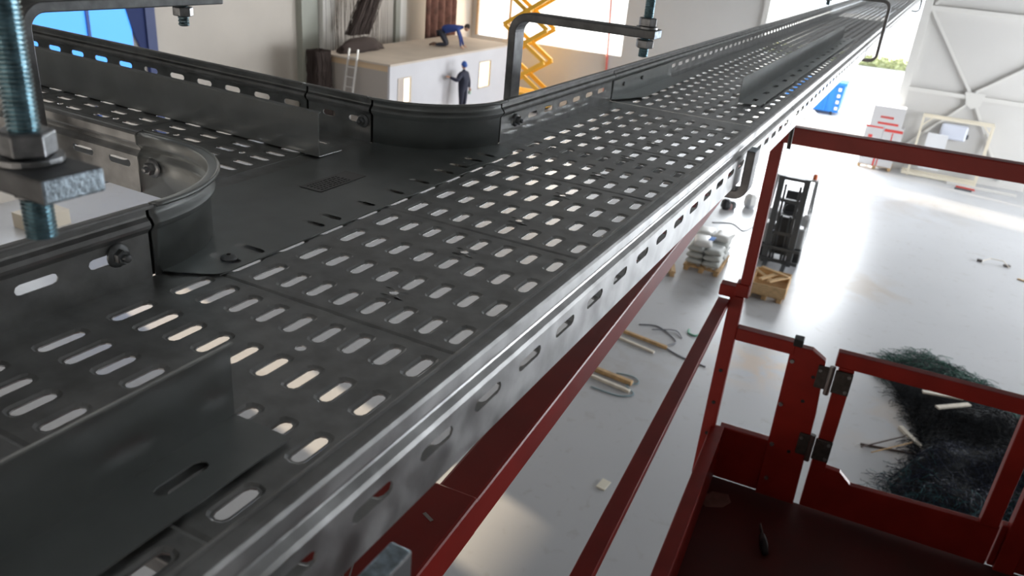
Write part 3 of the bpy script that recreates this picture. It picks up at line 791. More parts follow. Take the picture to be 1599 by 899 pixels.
# bags wrapped in film
pallet((-3.22, 17.75, G), .03, 'wooden pallet under the heap of white bags', .85, 1.3)
BAG = mat('white_plastic_bag', (.74, .74, .72), .35, bump=.6, bscale=25)
def bag(loc, rz, label, d=(.42, .62, .16), c=BAG):
    mb = MB(); bmesh.ops.create_cube(mb.bm, size=1)
    bmesh.ops.subdivide_edges(mb.bm, edges=mb.bm.edges[:], cuts=5, use_grid_fill=True)
    random.seed(int(loc[0] * 977 + loc[1] * 131 + loc[2] * 57))
    for v in mb.bm.verts:
        x, y, z = v.co; k = max(0, 1 - (abs(x * 2) ** 4 + abs(y * 2) ** 4) * .45)
        v.co = Vector((x * d[0] * (1 - .12 * abs(z * 2)), y * d[1] * (1 - .1 * abs(z * 2)), z * d[2] * (.45 + .53 * k))) + Vector([random.uniform(-.006, .006), random.uniform(-.006, .006), 0])
    o = mb.build('bag', c, smooth=True); o.location = loc; o.rotation_euler = (0, 0, rz); tag(o, label, 'bag', 'bags on the pallet'); return o
MB_ = mat('grey_wrapped_bag', (.5, .52, .5), .4, bump=.5, bscale=20)
n_ = 0
posn = {(-1, -1): 'front left', (1, -1): 'front right', (-1, 1): 'back left', (1, 1): 'back right'}
for lv, nm in ((0, 'bottom'), (1, 'second'), (2, 'third')):
    for ix in (-1, 1):
        for iy in (-1, 1):
            bag((-3.22 + ix * .205, 17.75 + iy * .31, G + .222 + lv * .155), .03, 'grey film-wrapped bag, %s of the %s layer on the pallet' % (posn[(ix, iy)], nm), (.40, .60, .148), MB_)
bag((-3.33, 17.42, G + .69), .25, 'white bag lying on top of the bag pallet at its front')
bag((-3.0, 18.08, G + .69), -.08, 'white bag lying on top of the bag pallet at its back right')
bag((-3.43, 18.08, G + .69), .05, 'bag with a blue print on top of the bag pallet at its back left', (.38, .56, .18))
o = MB().b2(-3.2, -3.08, 17.35, 17.6, G + .772, G + .785).build('blue_cloth', mat('blue_cloth', (.05, .2, .6), .7)); tag(o, 'scrap of blue plastic on the white bags', 'plastic scrap')
pallet((-4.15, 16.75, G), .35, 'small broken pallet beside the bags, half under the tray', .8, .9)
# junk by the tray edge
def heap(loc, label, cat, cols, n, sp, sz, seed):
    t = empty(cat.replace(' ', '_'), loc); tag(t, label, cat); random.seed(seed)
    for k in range(n):
        s_ = random.uniform(.5, 1) * sz
        mb = MB().lathe([(s_ * .3, 0), (s_ * .5, s_ * .3), (s_ * .45, s_ * .8), (s_ * .2, s_)], (random.uniform(-sp, sp), random.uniform(-sp, sp), 0), 9)
        mb.build('piece', cols[k % len(cols)], t, smooth=False)
    return t
GLS = mat('pale_grey_plastic', (.55, .57, .6), .4)
heap((-3.95, 22.7, G), 'dark small machine with hose on the floor above the bag pallet', 'machine', [MGR, BLACK, mat('reddish_plastic', (.35, .18, .16), .5)], 4, .2, .4, 3)
heap((-3.4, 23.1, G), 'pale grey roll of plastic film standing near the small machine', 'film roll', [GLS, BAG], 3, .15, .45, 5)
# battens, poles, cables
def stick(a, b, w_, h_, m_, label, cat='batten', name=None, z=0):
    o = MB().bar((a[0], a[1], G + h_ / 2 + z), (b[0], b[1], G + h_ / 2 + z), w_, h_).build(name or cat.replace(' ', '_'), m_, bevel=.004); tag(o, label, cat); return o
stick((-4.3, 13.2), (-2.72, 12.94), .06, .06, WOODP, 'brown pole on the floor, upper of the farther pair', 'pole')
stick((-4.3, 12.95), (-2.87, 12.63), .055, .04, WOODW, 'white batten on the floor, lower of the farther pair')
stick((-4.4, 11.45), (-2.83, 11.28), .08, .08, WOODP, 'brown pole on the floor, upper of the nearer pair', 'pole')
stick((-4.4, 11.25), (-2.78, 11.02), .065, .05, WOODW, 'white batten on the floor, lower of the nearer pair')
def cable(pts, r, m_, label, cat='cable', closed=False):
    cu = []
    P_ = [Vector(p) for p in pts]
    for i in range(len(P_) - 1):
        p0, p1, p2, p3 = P_[max(i - 1, 0)], P_[i], P_[i + 1], P_[min(i + 2, len(P_) - 1)]
        for k in range(6):
            t_ = k / 6; cu.append(.5 * ((2 * p1) + (-p0 + p2) * t_ + (2 * p0 - 5 * p1 + 4 * p2 - p3) * t_ ** 2 + (-p0 + 3 * p1 - 3 * p2 + p3) * t_ ** 3))
    cu.append(P_[-1])
    o = MB().tube(cu, r, 6).build(cat.replace(' ', '_'), m_, smooth=True); tag(o, label, cat); return o
gz = G + .012
cable([(-3.5, 13.6, gz), (-3.2, 13.75, gz), (-2.9, 13.6, gz), (-2.65, 13.3, gz), (-2.75, 13.0, gz), (-2.4, 12.8, gz), (-1.9, 12.7, gz)], .013, mat('grey_cable', (.2, .21, .24), .5), 'thin grey cable curling over the floor above the farther pole pair')
cable([(-3.2, 13.5, gz + .02), (-2.8, 13.75, gz + .02), (-2.6, 13.55, gz)], .012, MATS['grey_cable'], 'short grey cable end beside the curled cable')
cable([(-2.58, 14.0, gz), (-2.55, 13.85, gz), (-2.42, 13.8, gz), (-2.35, 13.9, gz)], .022, mat('green_hose', (.12, .35, .25), .5), 'short green hose piece on the floor', 'hose')
cable([(-3.2, 11.5, gz), (-2.9, 11.55, gz), (-2.75, 11.4, gz), (-2.9, 11.2, gz), (-2.7, 11.0, gz), (-2.9, 10.8, gz), (-3.4, 10.8, gz)], .010, mat('teal_cord', (.2, .32, .36), .5), 'thin blue-green cord round the nearer white batten', 'cord')
cable([(-3.9, 21.0, gz), (-3.4, 21.3, gz), (-3.0, 20.9, gz), (-2.8, 21.8, gz)], .014, MATS['grey_cable'], 'cable on the floor below the small machine')
o = MB().prism([(-.07, -.10), (.06, -.11), (.08, .10), (-.05, .12)], 0, .018).build('paper_sheet', mat('cream_paper', (.78, .74, .62), .7)); o.location = (-2.25, 8.45, G + .001); tag(o, 'cream folded paper lying alone on the floor between the red rails', 'paper')
# rubbish right
t = empty('scrap_heap', (3.2, 22.9, G)); tag(t, 'small litter of wire and offcuts on the floor near the right edge', 'scrap')
MB().tube([(-.3, 0, .02), (-.1, .15, .1), (.2, .1, .12), (.35, -.05, .02)], .012, 6).build('wire', WOODW, t)
MB().box((-.35, 0, .03), (.12, .1, .06)).build('offcut', DARKM, t); MB().box((.3, .05, .03), (.16, .08, .05), .4).build('offcut', DARKM, t)
stick((3.7, 22.1), (3.95, 22.0), .06, .03, WOODP, 'short wood offcut near the right edge of the floor', 'offcut')

# heap of dark netting on the floor
random.seed(11)
nh = empty('netting_heap', (2.25, 12.8, G)); tag(nh, 'big heap of dark blue-green netting on the floor seen through the red gate', 'netting')
NET1 = mat('dark_net', (.010, .013, .018), .8, noise=.5, nscale=8); NET2 = mat('green_net', (.03, .12, .09), .7); NET3 = mat('navy_net', (.012, .02, .05), .7)
OUT = [(1.05, 14.6), (1.35, 15.4), (1.9, 15.7), (2.6, 15.2), (3.2, 14.4), (3.75, 13.2), (3.8, 11.8), (3.2, 10.5), (2.4, 10.1), (1.6, 10.15), (1.30, 10.8), (1.70, 11.7), (1.85, 12.7), (1.50, 13.4)]
OUT = [(x - 2.55, y - 12.8) for x, y in OUT]
nh.location.x = 2.55
def blobr(a):
    """distance from the middle of the heap to its outline"""
    best = 1.0; d = Vector((math.cos(a), math.sin(a)))
    for (x0, y0), (x1, y1) in zip(OUT, OUT[1:] + OUT[:1]):
        ex, ey = x1 - x0, y1 - y0; den = d.x * ey - d.y * ex
        if abs(den) < 1e-9: continue
        t_ = (x0 * ey - y0 * ex) / den; u_ = (x0 * d.y - y0 * d.x) / den
        if t_ > 0 and -1e-6 <= u_ <= 1.000001: best = t_
    return best
def mound_z(x, y):
    q = min(1, math.hypot(x, y) / blobr(math.atan2(y, x)))
    return max(0.0, .34 * (1 - q ** 3) * (1 + .22 * math.sin(3.1 * x + 1.3 * y) + .18 * math.sin(5.3 * y - 2 * x)))
mb = MB(); grid = []
for i in range(22):
    row = []
    for k in range(97):
        a = 2 * PI * k / 96; q = i / 21. * .97; rr = q * blobr(a) * (1 + .05 * math.sin(9 * a) * q)
        x, y = rr * math.cos(a), rr * math.sin(a)
        row.append(Vector((x, y, max(0, mound_z(x, y) + random.uniform(-.02, .03) * (1 - q) - .02))))
    row[-1] = row[0].copy(); grid.append(row)
mb.sheet(grid).build('net_mound', NET1, nh, smooth=True)
def strands(n, m_, pick, nm, r=.004, seed=1, spill=1.03, L=.05, seg=9, hgt=.06):
    random.seed(seed); mb = MB(); k = 0
    while k < n:
        a = random.uniform(0, 2 * PI); R0_ = blobr(a); q = random.random() ** .42 * spill
        x, y = q * R0_ * math.cos(a), q * R0_ * math.sin(a)
        if not pick(x, y, q): continue
        k += 1
        p = Vector((x, y, 0)); th = random.uniform(0, 2 * PI); w_ = random.uniform(-.7, .7); pts = []
        for j in range(seg):
            z = mound_z(p.x, p.y) + hgt * math.sin(PI * j / (seg - 1)) * random.uniform(.3, 1)
            pts.append((p.x, p.y, z + .008)); th += w_ + random.uniform(-.35, .35); p += Vector((math.cos(th), math.sin(th), 0)) * L
        mb.tube(pts, r, 3, cap=False)
    o = mb.build(nm, m_, nh); o['kind'] = 'stuff'; return o
strands(2600, NET1, lambda x, y, q: True, 'dark_strands', seed=2)
strands(1100, NET1, lambda x, y, q: q > .85, 'dark_strands', seed=12, spill=1.06, r=.003)
strands(900, NET2, lambda x, y, q: y > 1.5 and q > .5, 'green_strands', seed=3, spill=1.1)
strands(700, NET2, lambda x, y, q: x > .55 and q > .7, 'green_strands', seed=6, spill=1.08)
strands(900, NET3, lambda x, y, q: y < -.6, 'navy_strands', seed=4)
strands(260, mat('teal_net', (.02, .10, .12), .7), lambda x, y, q: y < -1.2 and q > .75, 'teal_strands', seed=9, spill=1.05)
# sticks lying by and on the netting
stick((.88, 11.72), (1.72, 11.95), .03, .03, mat('dark_stick', (.10, .07, .06), .7), 'dark stick on the floor left of the netting heap', 'stick')
stick((.90, 11.6), (1.5, 12.35), .02, .02, MATS['dark_stick'], 'thin dark stick crossing the first one left of the netting', 'stick', z=.03)
stick((1.05, 11.5), (1.62, 12.2), .02, .015, WOODP, 'thin tan stick in the bundle left of the netting', 'stick', z=.05)
stick((1.42, 12.65), (1.85, 12.05), .075, .05, WOODW, 'pale wooden batten lying on the floor against the left side of the netting', z=.0)
stick((1.63, 13.33), (2.25, 13.5), .09, .03, WOODW, 'white board lying on the netting, upper', 'board', z=.42)
stick((1.86, 12.9), (2.35, 13.35), .09, .03, WOODW, 'white board lying on the netting, lower right', 'board', z=.42)
stick((1.75, 13.5), (2.05, 13.75), .08, .03, WOODW, 'small white board at the top left of the netting', 'board', z=.40)

# boxes stacked by the door
CB = mat('white_carton', (.58, .57, .57), .6); CR = mat('red_print', (.62, .06, .05), .55); CT = mat('kraft_tape', (.68, .45, .25), .6)
def carton(x0, x1, y0, y1, z0, z1, label, bars, rz=0):
    cx, cy = (x0 + x1) / 2, (y0 + y1) / 2
    t = empty('carton', (cx, cy, G + z0), rz); tag(t, label, 'carton', 'cartons stacked by the tall door')
    MB().b2(x0 - cx, x1 - cx, y0 - cy, y1 - cy, 0, z1 - z0).build('box', CB, t, bevel=.01)
    r = MB()
    for (a, b, c, d) in bars: r.b2(x0 - cx + a, x0 - cx + b, y0 - cy - .006, y0 - cy - .001, c, d)
    if bars: r.build('red_stripe', CR, t)
    return t
pallet((-.50, 32.0 - .05, G), 0, 'pallet under the stacked white and red cartons', 1.2, .8)
carton(-1.08, -.48, 31.45, 32.05, .145, 1.12, 'tall white carton, left in the bottom layer of the stack by the door', [(.50, .56, .0, .97), (.1, .13, .3, .8)])
carton(-.47, .08, 31.45, 32.05, .145, 1.12, 'tall white carton, right in the bottom layer of the stack by the door', [(.02, .05, 0, .97)])
carton(-1.12, -.50, 31.42, 32.05, 1.12, 1.60, 'white carton with a red mark, left in the second layer of the stack', [(.16, .30, .03, .14), (.02, .6, .40, .46)])
carton(-.49, .16, 31.42, 32.05, 1.12, 1.60, 'white carton with red stripe, right in the second layer of the stack', [(.02, .64, .32, .42), (.3, .34, 0, .3)])
carton(-1.02, .05, 31.40, 32.05, 1.60, 2.32, 'long white carton with red lettering lying on top of the stack by the door', [(.25, .95, .08, .16)] + [(.30 + .045 * k, .335 + .045 * k, .30, .38) for k in range(10)], .02)

# white metal frame rack and panels
PW = mat('cream_steel_frame', (.74, .68, .55), .5)
rk = empty('frame_rack', (1.75, 32.0, G)); tag(rk, 'cream painted metal frame rack standing against the far wall', 'rack')
for x in (-1.08, 1.14):
    for y in (-.35, .1): MB().b2(x - .035, x + .035, y - .035, y + .035, .0, 2.2).build('upright', PW, rk)
for y in (-.35, .1): MB().b2(-1.08, 1.14, y - .03, y + .03, 2.13, 2.2).build('top_beam', PW, rk)
for y in (-.35, .1): MB().b2(-1.3, 1.14, y - .04, y + .04, .03, .13).build('base_beam', PW, rk)
MB().bar((.85, -.35, 2.13), (1.12, -.35, 1.85), .04, .04).bar((-.8, -.35, 2.13), (-1.06, -.35, 1.85), .04, .04).build('corner_brace', PW, rk)
o = MB().b2(.95, 1.62, 31.75, 31.8, G + .3, G + 1.6).build('white_panel', mat('white_door_panel', (.72, .73, .75), .5), bevel=.01); tag(o, 'white upright panel leaning inside the cream rack', 'panel')
bx = empty('wall_unit', (1.75, 32.1, G + 1.42)); tag(bx, 'pale blue-white wall unit hanging behind the cream rack', 'wall unit')
MB().b2(-.43, .43, -.1, .18, 0, .55).build('housing', mat('pale_blue_housing', (.66, .70, .80), .4), bx, bevel=.08, seg=4)
MB().b2(.43, .5, -.02, .1, .1, .25).build('bracket', MGR, bx)
stick((2.0, 31.4), (4.2, 31.3), .12, .08, STEELW, 'white profile lying on the floor in front of the rack', 'profile')
stick((2.3, 31.15), (2.9, 31.05), .07, .05, CR, 'short red bar lying beside the white profile', 'bar')
stick((2.25, 30.85), (2.8, 30.8), .1, .05, MGR, 'short dark bar at the foot of the cream rack', 'bar')

# outdoors: container, sacks, hedge
ct = empty('container', (-3.9, 42.6, G)); tag(ct, 'blue waste container standing in the yard outside the tall door', 'container')
BL = mat('blue_container_paint', (.02, .22, .72), .4)
MB().prism([(-1.6, 0.12), (-1.9, 1.45), (1.0, 1.5), (.9, .1)], -.8, .8, 'XZ').build('body', BL, ct, bevel=.03)
for k in range(5): MB().b2(-1.3 + k * .5, -1.22 + k * .5, -.88, -.8, .15, 1.4).build('rib', BL, ct)
MB().b2(-1.95, 1.05, -.9, -.8, 1.42, 1.55).build('rim', BL, ct)
for k in range(4): MB().b2(.72, .86, -.9, -.885, .25 + k * .3, .4 + k * .3).build('reflector', mat('white_reflector', (.85, .8, .8), .4), ct)
for x in (-1.2, .6): MB().lathe([(.12, -.05), (.12, .05)], (x, -.7, .12 - .05), 12, 'X').build('wheel', BLACK, ct)
GRN = mat('hedge_leaves', (.42, .45, .24), .8, noise=.4, nscale=3)
random.seed(8)
hd = MB()
for k in range(900):
    x = random.uniform(-16, 8); y = 66 + random.uniform(-.8, .8); z = random.uniform(0, .6) * (1 - .3 * abs(y - 66))
    hd.box((x, y, G + z + .1), (random.uniform(.15, .35), random.uniform(.15, .35), .04), random.uniform(0, 3), random.uniform(-1, 1), random.uniform(-1, 1))
hd.b2(-16, 8, 65.7, 66.3, G - .05, G + .45)
o = hd.build('hedge', GRN); tag(o, 'low green hedge across the yard outside the tall door', 'hedge')
def lump(loc, d, label, m_):
    mb = MB(); bmesh.ops.create_icosphere(mb.bm, subdivisions=3, radius=1); random.seed(int(abs(loc[0] * 50)))
    for v in mb.bm.verts: v.co = Vector((v.co.x * d[0], v.co.y * d[1], max(0, v.co.z) * d[2])) * random.uniform(.9, 1.06)
    o = mb.build('gravel_pile', m_, smooth=True); o.location = loc; tag(o, label, 'pile'); return o
lump((-4.5, 40.2, G - .05), (.9, .8, .5), 'low white pile in front of the blue container', mat('white_gravel', (.8, .8, .8), .8))
t = empty('litter', (-2.0, 35.4, G - .03)); tag(t, 'few dark bits lying on the bright threshold outside', 'litter')
for k, x in enumerate((-.5, -.32, .1, .25)): MB().box((x, 0, .04), (.12, .12, .07), k).build('bit', MGR, t)

# ================================================================== CABIN AND ITS NEIGHBOURS
CBW = mat('cabin_white', (.56, .55, .57), .6, noise=.03, nscale=1); CBT = mat('cabin_roof_tan', (.55, .47, .39), .7, noise=.06, nscale=1)
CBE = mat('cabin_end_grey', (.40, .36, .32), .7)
cb = empty('site_cabin', (-15.85, 24.5, G)); tag(cb, 'white flat-roofed site cabin with glowing windows and a tan roof', 'cabin')
HX = 1.35; HY = 4.1
def cabin_face():
    mb = MB(); W = [(-3.62, -2.95, 1.55, 2.32), (1.62, 2.45, 1.43, 2.35)]
    ys_ = [-HY] + [q for w_ in W for q in w_[:2]] + [HY]
    for i in range(len(ys_) - 1):
        if i % 2 == 0: mb.b2(HX - .08, HX, ys_[i], ys_[i + 1], 0, 2.78)
        else:
            w_ = W[i // 2]; mb.b2(HX - .08, HX, w_[0], w_[1], 0, w_[2]); mb.b2(HX - .08, HX, w_[0], w_[1], w_[3], 2.78)
    return mb
cabin_face().build('front_wall', CBW, cb)
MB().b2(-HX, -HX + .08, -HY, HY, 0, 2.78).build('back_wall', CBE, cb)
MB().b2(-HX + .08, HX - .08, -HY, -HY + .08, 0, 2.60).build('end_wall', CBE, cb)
MB().b2(-HX + .08, HX - .08, -HY, -HY + .08, 2.60, 2.78).build('end_fascia', mat('tan_fascia', (.60, .44, .28), .6), cb)
MB().b2(-HX + .08, HX - .08, HY - .08, HY, 0, 2.78).build('end_wall', CBW, cb)
MB().b2(-HX - .03, HX + .03, -HY - .03, HY + .03, 2.78, 2.84).build('roof', CBT, cb)
for (y0, y1, z0, z1, c, s_) in ((-3.62, -2.95, 1.55, 2.32, (1.0, .86, .62), 2.2), (1.62, 2.45, 1.43, 2.35, (1.0, .72, .40), 1.9)):
    wd = MB().b2(HX - .06, HX - .04, y0, y1, z0, z1).build('window', mat('lit_pane_%d' % int(y0 * 10 + 100), (.8, .7, .5), .4, emit=c, estr=s_), cb)
    MB().b2(HX - .02, HX + .02, y0 - .05, y0, z0 - .05, z1 + .05).b2(HX - .02, HX + .02, y1, y1 + .05, z0 - .05, z1 + .05).b2(HX - .02, HX + .02, y0, y1, z1, z1 + .05).b2(HX - .02, HX + .02, y0, y1, z0 - .05, z0).build('window_frame', mat('beige_frame', (.55, .48, .42), .5), wd)
MB().b2(HX - .03, HX + .015, -3.62, -3.32, 1.55, 2.32).build('shutter', mat('beige_shutter', (.5, .42, .36), .6), cb)
ld = empty('ladder', (-15.80, 20.05, G)); tag(ld, 'pale aluminium ladder leaning on the near end of the cabin, its tips above the roof', 'ladder')
ALU = mat('aluminium', (.62, .60, .56), .4, .5)
for s_ in (-1, 1): MB().bar((s_ * .17, -.45, .0), (s_ * .17, .22, 3.15), .03, .07, up=(0, 1, 0)).build('side_rail', ALU, ld)
for k in range(10): MB().bar((-.17, -.45 + .67 * (k + .7) / 11, .3 * k + .2), (.17, -.45 + .67 * (k + .7) / 11, .3 * k + .2), .025, .025).build('rung', ALU, ld)
# low trestle that carries the standing worker
ts = empty('trestle', (-13.95, 24.0, G)); tag(ts, 'low work trestle along the cabin front', 'trestle')
MB().b2(-.3, .3, -.8, .8, .80, .85).build('deck', WOODP, ts)
for y in (-.7, .7):
    for x in (-.25, .25): MB().bar((x * 1.2, y, 0), (x, y, .8), .05, .05).build('leg', DARKM, ts)

# ---- people (bodies grown with a skin modifier)
def skin_body(name, joints, edges, m_, parent, lvl=2):
    me = bpy.data.meshes.new(name); names = list(joints)
    me.from_pydata([joints[n][:3] for n in names], [(names.index(a), names.index(b)) for a, b in edges], [])
    o = bpy.data.objects.new(name, me); COL.objects.link(o); o.parent = parent
    me.materials.append(m_)
    md = o.modifiers.new('skin', 'SKIN'); md.use_smooth_shade = True
    for i, n in enumerate(names):
        r = joints[n][3]; v = me.skin_vertices[0].data[i]; v.radius = (r if not isinstance(r, tuple) else r[0], r if not isinstance(r, tuple) else r[1]); v.use_root = (i == 0)
    ss = o.modifiers.new('sub', 'SUBSURF'); ss.levels = lvl; ss.render_levels = lvl
    return o
SKIN = mat('skin', (.55, .32, .22), .5); NAVY = mat('dark_navy_clothes', (.018, .02, .04), .8); BLUEJ = mat('blue_work_jacket', (.02, .05, .22), .7)
TROU = mat('dark_trousers', (.02, .022, .035), .8); BOOT = mat('brown_boots', (.10, .05, .03), .7); HAIR = mat('dark_hair', (.03, .02, .015), .8)
def head(parent, c, face, r=.1, capm=None, hair=True):
    c = Vector(c); f_ = Vector(face).normalized(); side = f_.cross(Vector((0, 0, 1))).normalized(); up = side.cross(f_)
    def q(a, b, z): return c + f_ * a + side * b + up * z
    mb = MB(); bmesh.ops.create_icosphere(mb.bm, subdivisions=3, radius=1)
    for v in mb.bm.verts:
        a, b, z = v.co
        w_ = .078 * (1 - .22 * max(0, -z)); v.co = q(a * .098 + (.01 if z < 0 else 0), b * w_, z * .122)
    h = mb.build('head', SKIN, parent, smooth=True)
    n_ = MB().tube([q(.085, 0, .02), q(.112, 0, -.02), q(.09, 0, -.03)], .011, 8).build('nose', SKIN, h, smooth=True)
    for s in (-1, 1):
        MB().lathe([(.008, -.003), (.011, 0), (.008, .004)], q(.088, s * .032, .015), 8).build('eye', BLACK, h)
        e = MB().tube([q(0, s * .077, -.025), q(-.01, s * .086, .0), q(0, s * .078, .025)], .01, 6).build('ear', SKIN, h, smooth=True)
    MB().tube([q(.088, -.022, -.055), q(.095, 0, -.058), q(.088, .022, -.055)], .005, 6).build('mouth', mat('lips', (.4, .15, .12), .5), h)
    mb = MB(); bmesh.ops.create_icosphere(mb.bm, subdivisions=3, radius=1)
    for v in mb.bm.verts:
        a, b, z = v.co; z = max(z, -.05 + (-.35 if a < -.2 else 0))
        k = 1.09 if capm is None else 1.22
        v.co = q(a * .098 * k - .006, b * .08 * k, .02 + z * .118 * k)
    MB.build(mb, 'hair' if capm is None else 'hard_hat', HAIR if capm is None else capm, h, smooth=True)
    if capm: MB().prism([(0.118 * math.cos(a) + .02, .10 * math.sin(a)) for a in [2 * PI * k / 16 for k in range(16)]], .0, .008).build('hat_brim', capm, h).matrix_local = Matrix.Translation(q(0, 0, .025))
    return h
def hand(parent, w_, d, up, s=1):
    """palm with five separate curled fingers; w_ wrist, d pointing direction, up back of the hand"""
    w_, d, up = Vector(w_), Vector(d).normalized(), Vector(up).normalized(); sd = d.cross(up).normalized() * s; up = sd.cross(d).normalized() * s
    mb = MB(); mb.tube([w_ - d * .01, w_ + d * .03, w_ + d * .085], .03, 10, radii=[.026, .036, .036])
    for k, L in enumerate((.062, .072, .066, .052)):
        b = w_ + d * .08 + sd * (-.030 + k * .020)
        mb.tube([b, b + d * L * .5 - up * .006, b + d * L * .85 - up * .028, b + d * L - up * .045], .009, 6, radii=[.0095, .009, .008, .006])
    b = w_ + d * .03 - sd * .032
    mb.tube([b, b + d * .03 - sd * .022, b + d * .06 - sd * .026 - up * .012], .010, 6, radii=[.012, .011, .008])
    return mb.build('hand', SKIN, parent, smooth=True)
# standing worker seen from behind and the side, left hand on the wall, right arm down
man = empty('person', (-14.02, 24.15, G + .85), 0); tag(man, 'person in dark jacket and blue hard hat standing at the cabin front', 'person')
J = {'pel': (0, 0, .95, (.20, .16)), 'sp': (0, 0, 1.12, (.20, .16)), 'ch': (0, .01, 1.34, (.21, .17)), 'nk': (0, .01, 1.47, .075), 'nk2': (0, .015, 1.55, .055),
     'shl': (-.02, -.19, 1.38, .105), 'ell': (.02, -.44, 1.20, .085), 'wrl': (-.2, -.60, 1.30, .045),
     'shr': (.0, .19, 1.38, .105), 'elr': (.06, .27, 1.12, .08), 'wrr': (.10, .30, .88, .036),
     'hpl': (0, -.10, .88, .13), 'knl': (.02, -.11, .48, .09), 'anl': (0, -.11, .09, .048), 'hpr': (0, .10, .88, .13), 'knr': (.03, .12, .48, .09), 'anr': (0, .12, .09, .048)}
E_ = [('pel', 'sp'), ('sp', 'ch'), ('ch', 'nk'), ('nk', 'nk2'), ('ch', 'shl'), ('shl', 'ell'), ('ell', 'wrl'), ('ch', 'shr'), ('shr', 'elr'), ('elr', 'wrr'), ('pel', 'hpl'), ('hpl', 'knl'), ('knl', 'anl'), ('pel', 'hpr'), ('hpr', 'knr'), ('knr', 'anr')]
skin_body('body', J, E_, NAVY, man)
head(man, (-.01, .02, 1.66), (-1, .35, 0), capm=mat('blue_hard_hat', (.03, .10, .38), .4))
hand(man, (-.2, -.60, 1.30), (-1, -.25, .3), (0, -.5, 1)); hand(man, (.10, .30, .88), (.1, .05, -1), (0, 1, 0), -1)
for y in (-.11, .12): MB().tube([(.08, y, .05), (0, y, .055), (-.16, y, .04)], .05, 10, radii=[.045, .055, .042]).build('boot', BOOT, man, smooth=True)
o = MB().lathe([(.05, 0), (.06, .02), (.06, .10), (.03, .13)], (0, 0, 0), 10).build('spray_can', mat('pale_green_can', (.45, .6, .5), .4), smooth=True); o.location = (-14.02 + .10, 24.15 + .32, G + .85 + .66); tag(o, 'pale green can in the lowered hand of the standing worker', 'can')
# kneeling worker on the roof, on hands and knees, facing +Y
man = empty('person', (-15.32, 25.45, G + 2.842), -.72); tag(man, 'person in blue jacket kneeling on hands and knees on the cabin roof', 'person')
J = {'pel': (-.30, -.35, .55, (.19, .17)), 'sp': (-.20, -.15, .66, (.19, .17)), 'ch': (-.05, .12, .70, (.20, .18)), 'nk': (.03, .30, .74, .075), 'nk2': (.08, .38, .75, .055),
     'shl': (-.17, .22, .68, .07), 'ell': (-.10, .35, .38, .05), 'wrl': (.0, .42, .09, .034), 'shr': (.12, .12, .66, .07), 'elr': (.22, .20, .36, .05), 'wrr': (.30, .22, .09, .034)}
E_ = [('pel', 'sp'), ('sp', 'ch'), ('ch', 'nk'), ('nk', 'nk2'), ('ch', 'shl'), ('shl', 'ell'), ('ell', 'wrl'), ('ch', 'shr'), ('shr', 'elr'), ('elr', 'wrr')]
skin_body('body', J, E_, BLUEJ, man)
J = {'pel': (-.30, -.35, .54, (.16, .13)), 'hpl': (-.38, -.30, .48, .105), 'knl': (-.24, -.10, .09, .075), 'anl': (-.36, -.50, .07, .05), 'hpr': (-.22, -.40, .48, .105), 'knr': (-.02, -.22, .09, .075), 'anr': (-.16, -.62, .07, .05)}
skin_body('trousers', J, [('pel', 'hpl'), ('hpl', 'knl'), ('knl', 'anl'), ('pel', 'hpr'), ('hpr', 'knr'), ('knr', 'anr')], TROU, man)
head(man, (.14, .47, .74), (.45, .8, -.5))
hand(man, (.0, .42, .09), (.3, .8, -.25), (0, 0, 1)); hand(man, (.30, .22, .09), (.5, .6, -.25), (0, 0, 1), -1)
for x, y in ((-.36, -.50), (-.16, -.62)): MB().tube([(x, y, .07), (x - .04, y - .10, .09), (x - .07, y - .2, .05)], .045, 10, radii=[.048, .045, .035]).build('boot', BOOT, man, smooth=True)

# hanging nets and the brown curtain behind the cabin
def hanging(label, cx, cy, w_, z0, z1, m_, n, seed, pinch=1.0, sag=0.0, r=.012, name='hanging_net', xj=.15):
    random.seed(seed); mb = MB()
    for k in range(n):
        a = random.uniform(-1, 1); b = random.uniform(-1, 1); pts = []
        for j in range(10):
            q = j / 9.; wd = w_ * (pinch + (1 - pinch) * q ** 1.3)
            pts.append((cx + b * xj + random.uniform(-.04, .04), cy + a * wd + sag * q + random.uniform(-.05, .05), z1 + (z0 - z1) * q))
        mb.tube(pts, r, 3, cap=False)
    o = mb.build(name, m_); tag(o, label, 'netting'); return o
NB = mat('brown_black_net', (.05, .035, .03), .9)
BROWN = mat('brown_curtain', (.16, .075, .055), .9, noise=.3, nscale=4)
hanging('dark net drawn into a rope slanting up from the pile on the cabin roof', -17.2, 25.9, .55, G + 3.28, ZC - .1, NB, 200, 5, pinch=.30, sag=-3.6, r=.018)
hanging('thin dark net hanging loose behind the near end of the cabin', -17.9, 23.1, 1.6, G + 1.0, ZC - .1, NB, 70, 6, r=.006, xj=.3)
hanging('dark netting hanging down past the near end of the cabin', -16.9, 19.9, .32, G + .2, G + 3.0, NB, 320, 7, r=.02, xj=.28)
random.seed(21); mb = MB()
bmesh.ops.create_icosphere(mb.bm, subdivisions=3, radius=1)
for v in mb.bm.verts: v.co = Vector((v.co.x * .32, v.co.y * 1.15, max(0, v.co.z) * .40)) * random.uniform(.85, 1.15)
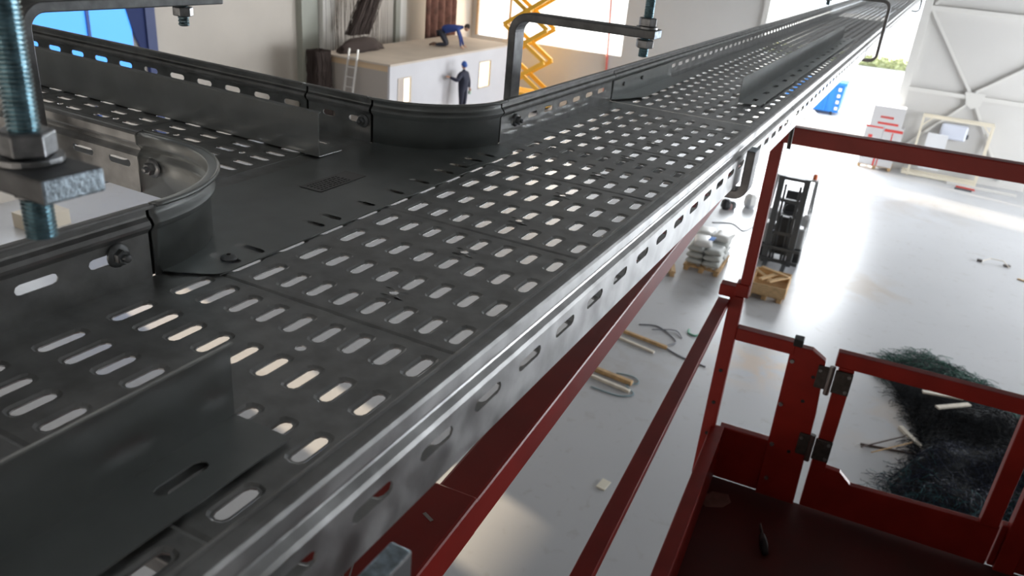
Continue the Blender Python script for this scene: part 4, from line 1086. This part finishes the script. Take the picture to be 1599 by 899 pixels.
o = mb.build('netting_pile', NB, smooth=True); o.location = (-16.75, 21.9, G + 2.845); tag(o, 'dark pile of netting heaped on the near left corner of the cabin roof', 'netting')
mb = MB(); g_ = []
for j in range(2):
    g_.append([Vector((-17.55 + .12 * math.sin(k * .9), 27.0 + k * .075, (ZC - .1, G + 2.0)[j])) for k in range(30)])
o = mb.sheet(g_).build('curtain', BROWN, smooth=True, solid=.02); tag(o, 'dark brown curtain hanging behind the cabin', 'curtain')

# yellow scissor lift
YEL = mat('yellow_lift_paint', (.80, .45, .04), .45)
sl = empty('scissor_lift', (-14.75, 30.6, G)); tag(sl, 'yellow scissor lift raised high behind the far end of the cabin', 'scissor lift')
MB().b2(-1.1, 1.1, -.55, .55, .15, .75).build('chassis', YEL, sl, bevel=.04)
for x in (-.85, .85):
    for y in (-.55, .55): MB().lathe([(.22, -.08), (.25, -.06), (.25, .06), (.22, .08)], (x, y, .25), 16, 'Y').build('wheel', BLACK, sl)
h0 = .8; st_ = 1.28
for k in range(5):
    for y in (-.42, .42):
        z0 = h0 + k * st_
        MB().bar((-1.0, y, z0), (1.0, y, z0 + st_), .07, .17).build('scissor_arm', YEL, sl)
        MB().bar((1.0, y * .85, z0), (-1.0, y * .85, z0 + st_), .07, .17).build('scissor_arm', YEL, sl)
    MB().tube([(0, -.45, z0 + st_ / 2), (0, .45, z0 + st_ / 2)], .04, 8).build('pivot_tube', YEL, sl)
zt = h0 + 5 * st_
MB().b2(-1.15, 1.15, -.5, .5, zt, zt + .12).build('deck', YEL, sl)
rl = MB()
for y in (-.5, .5):
    for z in (.6, 1.1): rl.bar((-1.15, y, zt + z), (1.15, y, zt + z), .04, .04)
    for x in (-1.15, 0, 1.15): rl.bar((x, y, zt), (x, y, zt + 1.1), .04, .04)
rl.build('guard_rail', YEL, sl)
# building materials on the floor at the far left, seen under the tray rim
o = MB().b2(-16.9, -16.2, 9.5, 10.4, G, G + .35).build('packing_box', mat('beige_carton', (.62, .56, .46), .7), bevel=.01); tag(o, 'beige box on the floor at the lower left, seen below the big nut', 'box')
